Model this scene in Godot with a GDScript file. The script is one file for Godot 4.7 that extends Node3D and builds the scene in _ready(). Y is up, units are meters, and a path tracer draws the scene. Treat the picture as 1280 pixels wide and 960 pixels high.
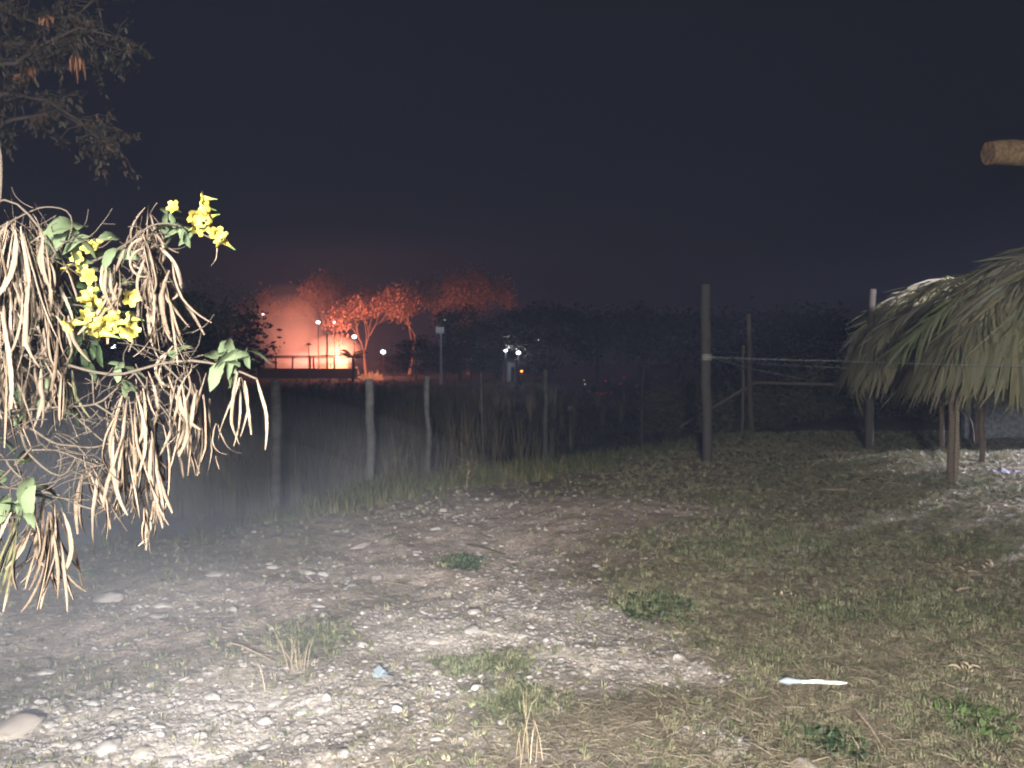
extends Node3D

const CAM := Vector3(0.0, 1.6, 0.0)
const F := 963.0
const PITCH := -1.785
const EDGE_A := Vector2(-3.8, -5.7)
const EDGE_DIR := Vector2(0.637, -0.771)
const EDGE_N := Vector2(-0.771, -0.637)

var rng := RandomNumberGenerator.new()
var names := {}
var used_labels := {}
var cam_basis: Basis
var n_bump: FastNoiseLite
var n_fine: FastNoiseLite
var n_patch: FastNoiseLite
var M := {}
var patches := {}

# ---------------------------------------------------------------- geometry collector
class Geo:
	var v := PackedVector3Array()
	var n := PackedVector3Array()
	var c := PackedColorArray()
	var i := PackedInt32Array()
	var tint := Color(1, 1, 1)

	func vert(p: Vector3, nn: Vector3) -> int:
		v.push_back(p); n.push_back(nn); c.push_back(tint)
		return v.size() - 1

	func tri(a: int, b: int, d: int) -> void:
		i.push_back(a); i.push_back(b); i.push_back(d)

	func tube(pts: PackedVector3Array, radii: PackedFloat32Array, sides := 6, caps := true, rough := 0.0, rr: RandomNumberGenerator = null) -> void:
		var k := pts.size()
		if k < 2: return
		var up := Vector3.UP
		var d0 := (pts[1] - pts[0]).normalized()
		if absf(d0.dot(up)) > 0.9: up = Vector3.RIGHT
		var side := d0.cross(up).normalized()
		var start := v.size()
		for a in k:
			var d: Vector3
			if a == 0: d = pts[1] - pts[0]
			elif a == k - 1: d = pts[k - 1] - pts[k - 2]
			else: d = pts[a + 1] - pts[a - 1]
			d = d.normalized()
			side = (side - d * side.dot(d)).normalized()
			var o := d.cross(side)
			for s in sides:
				var an := TAU * s / sides
				var nn := side * cos(an) + o * sin(an)
				var r := radii[a]
				if rr: r *= 1.0 + rr.randf_range(-rough, rough)
				vert(pts[a] + nn * r, nn)
		for a in k - 1:
			for s in sides:
				var p := start + a * sides + s
				var q := start + a * sides + (s + 1) % sides
				tri(p, p + sides, q); tri(q, p + sides, q + sides)
		if caps:
			for e in [0, k - 1]:
				var d := (pts[0] - pts[1]).normalized() if e == 0 else (pts[k - 1] - pts[k - 2]).normalized()
				var m := vert(pts[e], d)
				for s in sides:
					var p := vert(v[start + e * sides + s], d)
					var q := vert(v[start + e * sides + (s + 1) % sides], d)
					if e == 0: tri(m, p, q)
					else: tri(m, q, p)

	func quad(a: Vector3, b: Vector3, d: Vector3, e: Vector3) -> void:
		var nn := (b - a).cross(e - a).normalized()
		var p := vert(a, nn); var q := vert(b, nn); var r := vert(d, nn); var s := vert(e, nn)
		tri(p, r, q); tri(p, s, r)

	func box(xf: Transform3D, s: Vector3, bev := 0.0) -> void:
		var h := s * 0.5
		var f := [Vector3.RIGHT, Vector3.LEFT, Vector3.UP, Vector3.DOWN, Vector3.BACK, Vector3.FORWARD]
		for d: Vector3 in f:
			var u := Vector3(d.y, d.z, d.x).abs(); var w := Vector3(d.z, d.x, d.y).abs()
			var cc := d * h
			var hu := u * (h - Vector3.ONE * bev); var hw := w * (h - Vector3.ONE * bev)
			var A := xf * (cc - hu - hw); var B := xf * (cc + hu - hw); var C := xf * (cc + hu + hw); var D := xf * (cc - hu + hw)
			if u.cross(w).dot(d) > 0: quad(A, B, C, D)
			else: quad(A, D, C, B)
		if bev > 0.0:
			for axis in 3:
				var b1 := (axis + 1) % 3; var b2 := (axis + 2) % 3
				for s1 in [-1.0, 1.0]:
					for s2 in [-1.0, 1.0]:
						var p0 := Vector3.ZERO; var p1 := Vector3.ZERO
						p0[b1] = s1 * h[b1]; p0[b2] = s2 * (h[b2] - bev)
						p1[b1] = s1 * (h[b1] - bev); p1[b2] = s2 * h[b2]
						var q0 := p0; var q1 := p1
						p0[axis] = -h[axis] + bev; p1[axis] = -h[axis] + bev
						q0[axis] = h[axis] - bev; q1[axis] = h[axis] - bev
						if s1 * s2 > 0: quad(xf * p0, xf * p1, xf * q1, xf * q0)
						else: quad(xf * p1, xf * p0, xf * q0, xf * q1)

	func ribbon(pts: PackedVector3Array, widths: PackedFloat32Array, side: Vector3, fold := 0.0) -> void:
		# a leaf or blade: two half-strips meeting on a midrib that is raised by fold
		var k := pts.size()
		var start := v.size()
		for a in k:
			var d: Vector3 = (pts[mini(a + 1, k - 1)] - pts[maxi(a - 1, 0)]).normalized()
			var s := (side - d * side.dot(d)).normalized()
			var up := s.cross(d).normalized()
			var w := widths[a]
			var nl := (up - s * fold).normalized(); var nr := (up + s * fold).normalized()
			vert(pts[a] - s * w, nl)
			vert(pts[a] - up * fold * w, up)
			vert(pts[a] + s * w, nr)
		for a in k - 1:
			var p := start + a * 3
			tri(p, p + 3, p + 1); tri(p + 1, p + 3, p + 4)
			tri(p + 1, p + 4, p + 2); tri(p + 2, p + 4, p + 5)

	func strip(pts: PackedVector3Array, widths: PackedFloat32Array, side: Vector3) -> void:
		var k := pts.size()
		var start := v.size()
		for a in k:
			var d: Vector3 = (pts[mini(a + 1, k - 1)] - pts[maxi(a - 1, 0)]).normalized()
			var s := (side - d * side.dot(d)).normalized()
			var up := s.cross(d).normalized()
			vert(pts[a] - s * widths[a], up); vert(pts[a] + s * widths[a], up)
		for a in k - 1:
			var p := start + a * 2
			tri(p, p + 2, p + 1); tri(p + 1, p + 2, p + 3)

	func mesh(mat: Material = null) -> ArrayMesh:
		var arr := []
		arr.resize(Mesh.ARRAY_MAX)
		arr[Mesh.ARRAY_VERTEX] = v; arr[Mesh.ARRAY_NORMAL] = n; arr[Mesh.ARRAY_COLOR] = c; arr[Mesh.ARRAY_INDEX] = i
		var m := ArrayMesh.new()
		m.add_surface_from_arrays(Mesh.PRIMITIVE_TRIANGLES, arr)
		if mat: m.surface_set_material(0, mat)
		return m

# ---------------------------------------------------------------- naming helpers
func numbered(called: String) -> String:
	if not names.has(called):
		names[called] = 0
		return called
	names[called] += 1
	return "%s_%03d" % [called, names[called]]

func tag(o: Node, label: String, category: String, group := "", kind := "") -> Node:
	o.set_meta("label", label)
	if category: o.set_meta("category", category)
	if group: o.set_meta("group", group)
	if kind: o.set_meta("kind", kind)
	used_labels[label] = true
	return o

func thing(called: String, label: String, category: String, at := Vector3.ZERO, group := "") -> Node3D:
	var o := Node3D.new()
	o.name = numbered(called)
	add_child(o)
	o.position = at
	tag(o, label, category, group)
	return o

func part(called: String, m: Mesh, mat: Material, parent: Node3D, xf := Transform3D(), in_world := true) -> MeshInstance3D:
	var o := MeshInstance3D.new()
	o.name = called
	o.mesh = m
	if mat: o.material_override = mat
	parent.add_child(o, true)
	if in_world:
		var g := parent.transform
		var pp := parent.get_parent()
		if pp and pp != self: g = (pp as Node3D).transform * g
		o.transform = g.affine_inverse() * xf
	else:
		o.transform = xf
	return o

func single(called: String, m: Mesh, mat: Material, label: String, category: String, xf := Transform3D(), group := "") -> MeshInstance3D:
	var o := MeshInstance3D.new()
	o.name = numbered(called)
	o.mesh = m
	if mat: o.material_override = mat
	add_child(o)
	o.transform = xf
	tag(o, label, category, group)
	return o

func scatter(called: String, m: Mesh, mat: Material, xfs: Array, cols: Array, label: String, category: String, parent: Node3D = null) -> void:
	var mm := MultiMesh.new()
	mm.transform_format = MultiMesh.TRANSFORM_3D
	mm.use_colors = true
	mm.mesh = m
	mm.instance_count = xfs.size()
	for k in xfs.size():
		mm.set_instance_transform(k, xfs[k])
		mm.set_instance_color(k, cols[k])
	var o := MultiMeshInstance3D.new()
	o.multimesh = mm
	o.material_override = mat
	if parent:
		o.name = called
		parent.add_child(o, true)
		o.set_meta("kind", "stuff")
	else:
		o.name = numbered(called)
		add_child(o)
		tag(o, label, category, "", "stuff")

# ---------------------------------------------------------------- places
func at(px: float, py: float, d: float) -> Vector3:
	return CAM + cam_basis * (Vector3((px - 640.0) / F, (480.0 - py) / F, -1.0) * d)

func gp(px: float, py: float) -> Vector3:
	var dir := cam_basis * Vector3((px - 640.0) / F, (480.0 - py) / F, -1.0)
	var y := 0.0
	var p := CAM
	for k in 4:
		p = CAM + dir * ((y - CAM.y) / dir.y)
		y = height(p.x, p.z)
	return Vector3(p.x, y, p.z)

func edge(x: float, z: float) -> float:
	return (x - EDGE_A.x) * EDGE_N.x + (z - EDGE_A.y) * EDGE_N.y

func along(t: float, s: float) -> Vector2:
	return EDGE_A + EDGE_DIR * t + EDGE_N * s

func sm(a: float, b: float, x: float) -> float:
	var t := clampf((x - a) / (b - a), 0.0, 1.0)
	return t * t * (3.0 - 2.0 * t)

func height(x: float, z: float) -> float:
	var s := edge(x, z) + n_bump.get_noise_2d(x * 0.6, z * 0.6) * 0.35
	var y := -0.6 * sm(-0.1, 2.2, s) - 0.5 * sm(3.0, 25.0, s)
	var near := 1.0 - sm(14.0, 40.0, absf(z) + absf(x) * 0.3)
	y += near * (n_bump.get_noise_2d(x, z) * 0.055 + n_fine.get_noise_2d(x, z) * 0.014)
	var mx := (x - 0.3) / 2.3; var mz := (z + 8.4) / 1.6
	y += 0.10 * exp(-(mx * mx + mz * mz))
	return y

func spot(px: float, py: float, rx: float, ry: float) -> Vector4:
	# an oval patch of the ground, given where the photo shows it
	var d := 1.6 * F / (py - 450.0)
	var d0 := 1.6 * F / maxf(py + ry - 450.0, 20.0); var d1 := 1.6 * F / maxf(py - ry - 450.0, 20.0)
	return Vector4((px - 640.0) / F * d, -(d0 + d1) * 0.5, rx / F * d, (d1 - d0) * 0.5)

func amount(which: String, x: float, z: float) -> float:
	var a := 0.0
	for p: Vector4 in patches[which]:
		var u := (x - p.x) / p.z; var w := (z - p.y) / p.w
		var q := u * u + w * w
		if q < 5.0: a += exp(-q * 1.2)
	return clampf(a + n_patch.get_noise_2d(x * 2.0, z * 2.0) * 0.35 * minf(a * 2.0, 1.0), 0.0, 1.0)

func rand_basis(tilt := 0.3) -> Basis:
	return Basis(Vector3.UP, rng.randf() * TAU) * Basis(Vector3.RIGHT, rng.randf_range(-tilt, tilt)) * Basis(Vector3.BACK, rng.randf_range(-tilt, tilt))

# ---------------------------------------------------------------- materials
func noise_tex(freq: float, oct: int, lo: Color, hi: Color, seed_: int, size := 512, normal := false, strength := 4.0, kind := FastNoiseLite.TYPE_SIMPLEX_SMOOTH) -> NoiseTexture2D:
	var nz := FastNoiseLite.new()
	nz.seed = seed_; nz.frequency = freq; nz.fractal_octaves = oct; nz.noise_type = kind
	var t := NoiseTexture2D.new()
	t.width = size; t.height = size; t.seamless = true; t.noise = nz
	if normal:
		t.as_normal_map = true; t.bump_strength = strength
	else:
		var g := Gradient.new()
		g.set_color(0, lo); g.set_color(1, hi)
		t.color_ramp = g
	return t

func mat(called: String, col: Color, rough := 0.9, tex: Texture2D = null, scale := 1.0, world := false, nrm: Texture2D = null, nscale := 1.0, back := 0.0) -> StandardMaterial3D:
	var m := StandardMaterial3D.new()
	m.resource_name = called
	m.albedo_color = col.linear_to_srgb()
	m.roughness = rough
	m.metallic_specular = 0.35
	m.vertex_color_use_as_albedo = true
	if tex:
		m.albedo_texture = tex
		m.uv1_triplanar = true
		m.uv1_world_triplanar = world
		m.uv1_scale = Vector3.ONE * scale
	if nrm:
		m.normal_enabled = true; m.normal_texture = nrm; m.normal_scale = nscale
		m.uv1_triplanar = true; m.uv1_world_triplanar = world; m.uv1_scale = Vector3.ONE * scale
	if back > 0.0:
		m.backlight_enabled = true
		m.backlight = Color(back, back, back)
	M[called] = m
	return m

func glow(called: String, col: Color, energy: float) -> StandardMaterial3D:
	var m := StandardMaterial3D.new()
	m.resource_name = called
	m.albedo_color = Color(0.05, 0.05, 0.05)
	m.emission_enabled = true
	m.emission = col
	m.emission_energy_multiplier = energy
	M[called] = m
	return m

func make_materials() -> void:
	var grain := noise_tex(0.02, 5, Color(0.62, 0.62, 0.62), Color(1, 1, 1), 11)
	var speck := noise_tex(0.06, 4, Color(0.68, 0.66, 0.64), Color(1, 1, 1), 12)
	var rough_n := noise_tex(0.03, 5, Color.BLACK, Color.WHITE, 13, 512, true, 6.0)
	var streak := noise_tex(0.04, 4, Color(0.5, 0.47, 0.43), Color(1, 1, 1), 14, 256)
	mat("soil", Color(1, 1, 1), 0.95, speck, 1.3, true, rough_n, 1.0)
	mat("stone", Color(1, 1, 1), 0.85, grain, 6.0, false, rough_n, 0.8)
	mat("grass", Color(1, 1, 1), 0.7, null, 1.0, false, null, 1.0, 0.5)
	mat("straw", Color(1, 1, 1), 0.75, null, 1.0, false, null, 1.0, 0.3)
	mat("wood", Color(1, 1, 1), 0.9, streak, 3.0, false, rough_n, 1.0)
	mat("bark", Color(1, 1, 1), 0.95, streak, 4.0, false, rough_n, 1.0)
	mat("leaf", Color(1, 1, 1), 0.6, null, 1.0, false, null, 1.0, 0.5)
	mat("plaster", Color(1, 1, 1), 0.9, grain, 0.8, true)
	var pod_tex := noise_tex(0.015, 4, Color(0.72, 0.67, 0.62), Color(1, 1, 1), 15, 256)
	var podc := [Color(0.18, 0.142, 0.10), Color(0.215, 0.178, 0.132), Color(0.15, 0.117, 0.082), Color(0.168, 0.135, 0.10), Color(0.105, 0.113, 0.055)]
	for k in 5:
		mat("pod%d" % k, podc[k], 0.75, pod_tex, 14.0, false, null, 1.0, 0.15)
	mat("twig", Color(0.125, 0.105, 0.08), 0.85, streak, 30.0)
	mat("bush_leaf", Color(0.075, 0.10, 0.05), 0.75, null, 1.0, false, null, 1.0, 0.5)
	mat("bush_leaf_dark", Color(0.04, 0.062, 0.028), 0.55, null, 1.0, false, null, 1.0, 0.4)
	mat("petal", Color(0.40, 0.34, 0.065), 0.6, null, 1.0, false, null, 1.0, 0.4)
	for k in 4:
		mat("thatch%d" % k, [Color(0.175, 0.17, 0.11), Color(0.225, 0.20, 0.14), Color(0.13, 0.15, 0.08), Color(0.19, 0.185, 0.15)][k], 0.7, null, 1.0, false, null, 1.0, 0.2)

# ---------------------------------------------------------------- shared shapes
func rock_mesh(seed_: int, sub: int, squash: Vector3) -> ArrayMesh:
	var nz := FastNoiseLite.new()
	nz.seed = seed_; nz.frequency = 0.9; nz.fractal_octaves = 3
	var vs: Array[Vector3] = []
	var fs := []
	var t := (1.0 + sqrt(5.0)) / 2.0
	for p in [Vector3(-1, t, 0), Vector3(1, t, 0), Vector3(-1, -t, 0), Vector3(1, -t, 0), Vector3(0, -1, t), Vector3(0, 1, t), Vector3(0, -1, -t), Vector3(0, 1, -t), Vector3(t, 0, -1), Vector3(t, 0, 1), Vector3(-t, 0, -1), Vector3(-t, 0, 1)]:
		vs.push_back((p as Vector3).normalized())
	fs = [[0, 11, 5], [0, 5, 1], [0, 1, 7], [0, 7, 10], [0, 10, 11], [1, 5, 9], [5, 11, 4], [11, 10, 2], [10, 7, 6], [7, 1, 8], [3, 9, 4], [3, 4, 2], [3, 2, 6], [3, 6, 8], [3, 8, 9], [4, 9, 5], [2, 4, 11], [6, 2, 10], [8, 6, 7], [9, 8, 1]]
	for k in sub:
		var mid := {}
		var nf := []
		for f in fs:
			var m := []
			for e in 3:
				var a: int = f[e]; var b: int = f[(e + 1) % 3]
				var key := Vector2i(mini(a, b), maxi(a, b))
				if not mid.has(key):
					vs.push_back((vs[a] + vs[b]).normalized())
					mid[key] = vs.size() - 1
				m.push_back(mid[key])
			nf.append_array([[f[0], m[0], m[2]], [f[1], m[1], m[0]], [f[2], m[2], m[1]], [m[0], m[1], m[2]]])
		fs = nf
	var rr := RandomNumberGenerator.new()
	rr.seed = seed_
	var cuts := []
	for k in 7:
		cuts.push_back([Vector3(rr.randf_range(-1, 1), rr.randf_range(-1, 1), rr.randf_range(-1, 1)).normalized(), rr.randf_range(0.55, 0.85)])
	var ps: Array[Vector3] = []
	for p in vs:
		var q := p * (1.0 + 0.35 * nz.get_noise_3dv(p * 1.2 + Vector3.ONE * 7.0))
		for cu in cuts:
			var over: float = q.dot(cu[0]) - float(cu[1])
			if over > 0: q -= (cu[0] as Vector3) * over * 0.85
		ps.push_back(q * squash)
	var nn: Array[Vector3] = []
	nn.resize(ps.size())
	nn.fill(Vector3.ZERO)
	for f in fs:
		var fn := (ps[f[1]] - ps[f[0]]).cross(ps[f[2]] - ps[f[0]])
		for e in 3: nn[f[e]] += fn
	var g := Geo.new()
	for k in ps.size():
		var x := nn[k].normalized()
		g.vert(ps[k], x if x.dot(ps[k]) > 0 else -x)
	for f in fs: g.tri(f[0], f[2], f[1])
	return g.mesh()

func tuft_mesh(seed_: int, blades: int, h: float, spread: float, w: float, droop: float, segs := 3) -> ArrayMesh:
	var rr := RandomNumberGenerator.new()
	rr.seed = seed_
	var g := Geo.new()
	for b in blades:
		var an := rr.randf() * TAU
		var dir := Vector3(cos(an), 0, sin(an))
		var base := dir.rotated(Vector3.UP, rr.randf_range(-1, 1)) * rr.randf() * spread * 0.35
		var hh := h * rr.randf_range(0.5, 1.1)
		var lean := rr.randf_range(0.2, 1.0) * spread
		var dr := droop * rr.randf_range(0.3, 1.2)
		var pts := PackedVector3Array(); var ws := PackedFloat32Array()
		for k in segs + 1:
			var t := float(k) / segs
			pts.push_back(base + dir * lean * t * t + Vector3.UP * hh * (t - dr * t * t * t))
			ws.push_back(w * (1.0 - t * 0.92) * (0.7 if k == 0 else 1.0))
		var q := rr.randf_range(0.7, 1.15)
		g.tint = Color(q, q * rr.randf_range(0.94, 1.06), q * 0.95)
		g.strip(pts, ws, dir.cross(Vector3.UP).rotated(Vector3.UP, rr.randf_range(-0.8, 0.8)))
	return g.mesh()

func litter_mesh(seed_: int, n_: int, spread: float, length: float, w: float) -> ArrayMesh:
	# dead stalks lying loosely over each other
	var rr := RandomNumberGenerator.new()
	rr.seed = seed_
	var g := Geo.new()
	for b in n_:
		var an := rr.randf() * TAU
		var dir := Vector3(cos(an), rr.randf_range(-0.05, 0.22), sin(an)).normalized()
		var o := Vector3(rr.randf_range(-1, 1) * spread, rr.randf_range(0.004, 0.02), rr.randf_range(-1, 1) * spread)
		var l := length * rr.randf_range(0.35, 1.1)
		var bend := rr.randf_range(-0.35, 0.35)
		var side := dir.cross(Vector3.UP)
		var pts := PackedVector3Array(); var ws := PackedFloat32Array()
		for k in 4:
			var t := k / 3.0
			pts.push_back(o + dir * l * (t - 0.5) + side * bend * l * t * t - Vector3.UP * l * 0.12 * t * t)
			ws.push_back(w * (1.0 if k in [1, 2] else 0.5))
		var q := rr.randf_range(0.6, 1.2)
		g.tint = Color(q, q, q * rr.randf_range(0.85, 1.0))
		g.strip(pts, ws, side.rotated(dir, rr.randf_range(-0.6, 0.6)))
	return g.mesh()

func leaf_cloud(seed_: int, size: Vector3, clumps: int, per: int, leaf: float, clump_r: float) -> ArrayMesh:
	var rr := RandomNumberGenerator.new()
	rr.seed = seed_
	var g := Geo.new()
	for k in clumps:
		var d := Vector3(rr.randf_range(-1, 1), rr.randf_range(-0.85, 1), rr.randf_range(-1, 1))
		if d.length() > 1: d = d.normalized() * rr.randf_range(0.75, 1.0)
		var cc := d * size
		var r := clump_r * rr.randf_range(0.6, 1.3)
		var q := rr.randf_range(0.6, 1.35)
		for j in per:
			var o := Vector3(rr.randfn(), rr.randfn() * 0.7, rr.randfn()) * r * 0.5
			var p := cc + o
			var a := Vector3(rr.randf_range(-1, 1), rr.randf_range(-0.7, 0.3), rr.randf_range(-1, 1)).normalized()
			var b := a.cross(Vector3(rr.randf_range(-1, 1), rr.randf_range(-1, 1), rr.randf_range(-1, 1))).normalized()
			var l := leaf * rr.randf_range(0.6, 1.4)
			var z := q * rr.randf_range(0.8, 1.2)
			g.tint = Color(z, z, z)
			g.quad(p - a * l, p + b * l * 0.4, p + a * l, p - b * l * 0.4)
	return g.mesh()

func grow(g: Geo, rr: RandomNumberGenerator, p: Vector3, d: Vector3, l: float, r: float, depth: int, spread: float, lift: float, sides: int, tips: Array) -> void:
	var pts := PackedVector3Array([p]); var rs := PackedFloat32Array([r])
	var q := p
	var dir := d
	for k in 3:
		dir = (dir + Vector3(rr.randfn(), rr.randfn() + lift, rr.randfn()) * 0.13).normalized()
		q += dir * l / 3.0
		pts.push_back(q); rs.push_back(r * (1.0 - 0.12 * (k + 1)))
	g.tube(pts, rs, sides, false)
	if depth == 0:
		tips.push_back(q)
		return
	var kids := 2 if rr.randf() < 0.45 else 3
	for k in kids:
		var ax := dir.cross(Vector3(rr.randfn(), rr.randfn(), rr.randfn())).normalized()
		var nd := dir.rotated(ax, spread * rr.randf_range(0.5, 1.25))
		nd = (nd + Vector3.UP * lift * 0.25).normalized()
		grow(g, rr, q, nd, l * rr.randf_range(0.62, 0.85), r * (0.72 if k == 0 else 0.55), depth - 1, spread, lift, maxi(3, sides - 1), tips)

# ================================================================= the scene
func _ready() -> void:
	rng.seed = 20240
	cam_basis = Basis(Vector3.RIGHT, deg_to_rad(PITCH))
	n_bump = FastNoiseLite.new(); n_bump.seed = 3; n_bump.frequency = 0.7; n_bump.fractal_octaves = 3
	n_fine = FastNoiseLite.new(); n_fine.seed = 4; n_fine.frequency = 5.0; n_fine.fractal_octaves = 4
	n_patch = FastNoiseLite.new(); n_patch.seed = 5; n_patch.frequency = 1.3; n_patch.fractal_octaves = 4

	# --- camera, sky, lights, exposure
	var cam := Camera3D.new()
	cam.name = "camera"
	cam.fov = 52.99
	cam.near = 0.05
	cam.far = 3000.0
	add_child(cam)
	cam.transform = Transform3D(cam_basis, CAM)
	cam.current = true
	var dof := CameraAttributesPhysical.new()
	dof.frustum_focus_distance = 0.4
	dof.frustum_focal_length = 24.1
	dof.exposure_aperture = 27.0
	dof.frustum_far = 3000.0
	cam.attributes = dof

	var env := Environment.new()
	env.background_mode = Environment.BG_SKY
	var sky := Sky.new()
	var sm_ := ProceduralSkyMaterial.new()
	sm_.sky_top_color = Color(0.042, 0.047, 0.062)
	sm_.sky_horizon_color = Color(0.062, 0.067, 0.10)
	sm_.sky_curve = 0.25
	sm_.ground_bottom_color = Color(0.03, 0.03, 0.03)
	sm_.ground_horizon_color = Color(0.06, 0.06, 0.08)
	sky.sky_material = sm_
	env.sky = sky
	env.tonemap_mode = Environment.TONE_MAPPER_LINEAR
	env.tonemap_exposure = 1.0
	env.fog_enabled = true
	env.fog_mode = Environment.FOG_MODE_EXPONENTIAL
	env.fog_density = 0.0014
	env.fog_light_color = Color(0.76, 0.83, 1.0)
	env.volumetric_fog_enabled = true
	env.volumetric_fog_density = 0.0
	env.sdfgi_enabled = true
	env.ssao_enabled = true
	env.ssil_enabled = true
	var we := WorldEnvironment.new()
	we.name = "environment"
	we.environment = env
	add_child(we)

	var added_moon := DirectionalLight3D.new()  # very faint moonlight added as fill, no such source in view
	added_moon.name = "added_moon"
	added_moon.light_energy = 0.004
	added_moon.light_color = Color(0.8, 0.88, 1.0)
	added_moon.light_angular_distance = 0.5
	added_moon.shadow_enabled = true
	added_moon.rotation_degrees = Vector3(-60, 20, 0)
	add_child(added_moon)

	make_materials()
	unseen_front_lamp(Vector3(0.15, 2.0, 2.6), Vector3(-0.75, 0.0, -3.2), 262.0, 80.0)  # unseen lamp behind the camera, placed to light the yard from the front
	unseen_yard_lamp("unseen pole lamp out of view, placed to light the grass by the umbrellas", Vector3(17.0, 3.2, -19.0), Vector3(0.35, 0, -0.3), Vector3(6.2, 0.0, -10.2), 1600.0, 14.5)  # out of view, placed to light the ground under the near umbrella
	unseen_yard_lamp("unseen tall pole lamp out of view, placed to light the back umbrella top", Vector3(9.5, 4.2, -5.0), Vector3(0.3, 0, 0.25), Vector3(7.55, 2.75, -13.8), 640.0, 11.0)  # out of view, placed to light the top of the back umbrella
	unseen_flash_lamp(Vector3(-0.22, 1.56, 0.14), Vector3(-0.55, 1.3, -3.0), 6.0)  # unseen, stands in for a camera flash to light the bush

	# --- the ground and what belongs to it
	patches = {
		"dirt": [spot(300, 760, 240, 50), spot(90, 800, 170, 40), spot(640, 665, 190, 40), spot(560, 720, 130, 40), spot(800, 650, 110, 22), spot(480, 690, 90, 30)],
		"gravel": [spot(760, 810, 120, 55), spot(700, 770, 120, 40), spot(860, 850, 70, 30), spot(120, 930, 300, 70), spot(330, 900, 190, 60), spot(600, 850, 110, 60), spot(520, 800, 110, 40), spot(900, 930, 70, 30)],
		"stones": [spot(120, 920, 260, 70), spot(330, 890, 190, 50), spot(500, 800, 130, 40), spot(590, 770, 90, 30), spot(410, 715, 70, 16), spot(210, 755, 110, 22), spot(480, 900, 120, 60), spot(620, 720, 110, 40), spot(560, 650, 110, 22)],
		"green": [spot(820, 760, 62, 24), spot(1225, 915, 70, 45), spot(1040, 930, 60, 30), spot(1130, 770, 90, 26), spot(1230, 770, 60, 40), spot(1200, 690, 110, 22), spot(970, 835, 50, 16), spot(600, 830, 70, 20), spot(575, 705, 30, 10), spot(900, 690, 90, 18), spot(1000, 680, 60, 14), spot(1040, 770, 50, 18), spot(640, 890, 60, 30), spot(1230, 610, 60, 14), spot(1140, 560, 90, 16), spot(390, 805, 60, 20)],
		"dry": [spot(960, 730, 160, 60), spot(1080, 680, 140, 40), spot(1000, 890, 120, 60), spot(1130, 840, 120, 50), spot(760, 920, 130, 40), spot(900, 620, 190, 26), spot(1080, 620, 160, 24), spot(480, 740, 60, 14), spot(350, 690, 60, 14), spot(1200, 720, 90, 20), spot(1230, 600, 90, 30)],
	}
	terrain()
	far_background()
	fire()
	field()
	fence()
	poles()
	palapas()
	overhead_tree()
	roof_log()
	stones()
	ground_cover()
	debris()
	flowering_bush()

# ----------------------------------------------------------------- unseen lamps outside the frame, placed for what they light
func lens_light(root: Node3D, p: Vector3, aim: Vector3, energy: float, angle: float, col: Color, size: float) -> void:
	var s := SpotLight3D.new()
	s.name = "lamp_light"
	s.light_energy = energy
	s.light_color = col
	s.spot_angle = angle
	s.spot_angle_attenuation = 1.0
	s.spot_range = 200.0
	s.spot_attenuation = 2.0
	s.light_size = size
	s.shadow_enabled = true
	root.add_child(s)
	s.look_at_from_position(p, aim, Vector3.UP)
	s.position = p - root.position

func unseen_front_lamp(p: Vector3, aim: Vector3, energy: float, angle: float) -> void:
	var root := thing("unseen_floodlight", "unseen flood lamp on a stake behind the camera, placed to light the yard", "lamp", Vector3(p.x, 0, p.z + 0.12))
	var g := Geo.new()
	g.tint = Color(0.2, 0.17, 0.13)
	g.tube(PackedVector3Array([Vector3(p.x, -0.3, p.z + 0.14), Vector3(p.x, p.y + 0.1, p.z + 0.14)]), PackedFloat32Array([0.05, 0.045]), 8)
	part("stake", g.mesh(), M.wood, root)
	var b := Geo.new()
	b.tint = Color(0.06, 0.06, 0.06)
	var dir := (aim - p).normalized()
	var bs := Basis.looking_at(dir, Vector3.UP)
	b.box(Transform3D(bs, p - dir * 0.055), Vector3(0.56, 0.40, 0.06), 0.008)
	part("housing", b.mesh(), M.plaster, root)
	var e := Geo.new()
	e.box(Transform3D(bs, p - dir * 0.022), Vector3(0.52, 0.36, 0.006))
	part("lamp_lens", e.mesh(), glow("unseen_flood_lens", Color(1, 0.97, 0.92), 4.0), root)
	lens_light(root, p, aim, energy, angle, Color(1.0, 0.975, 0.955), 0.26)

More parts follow.
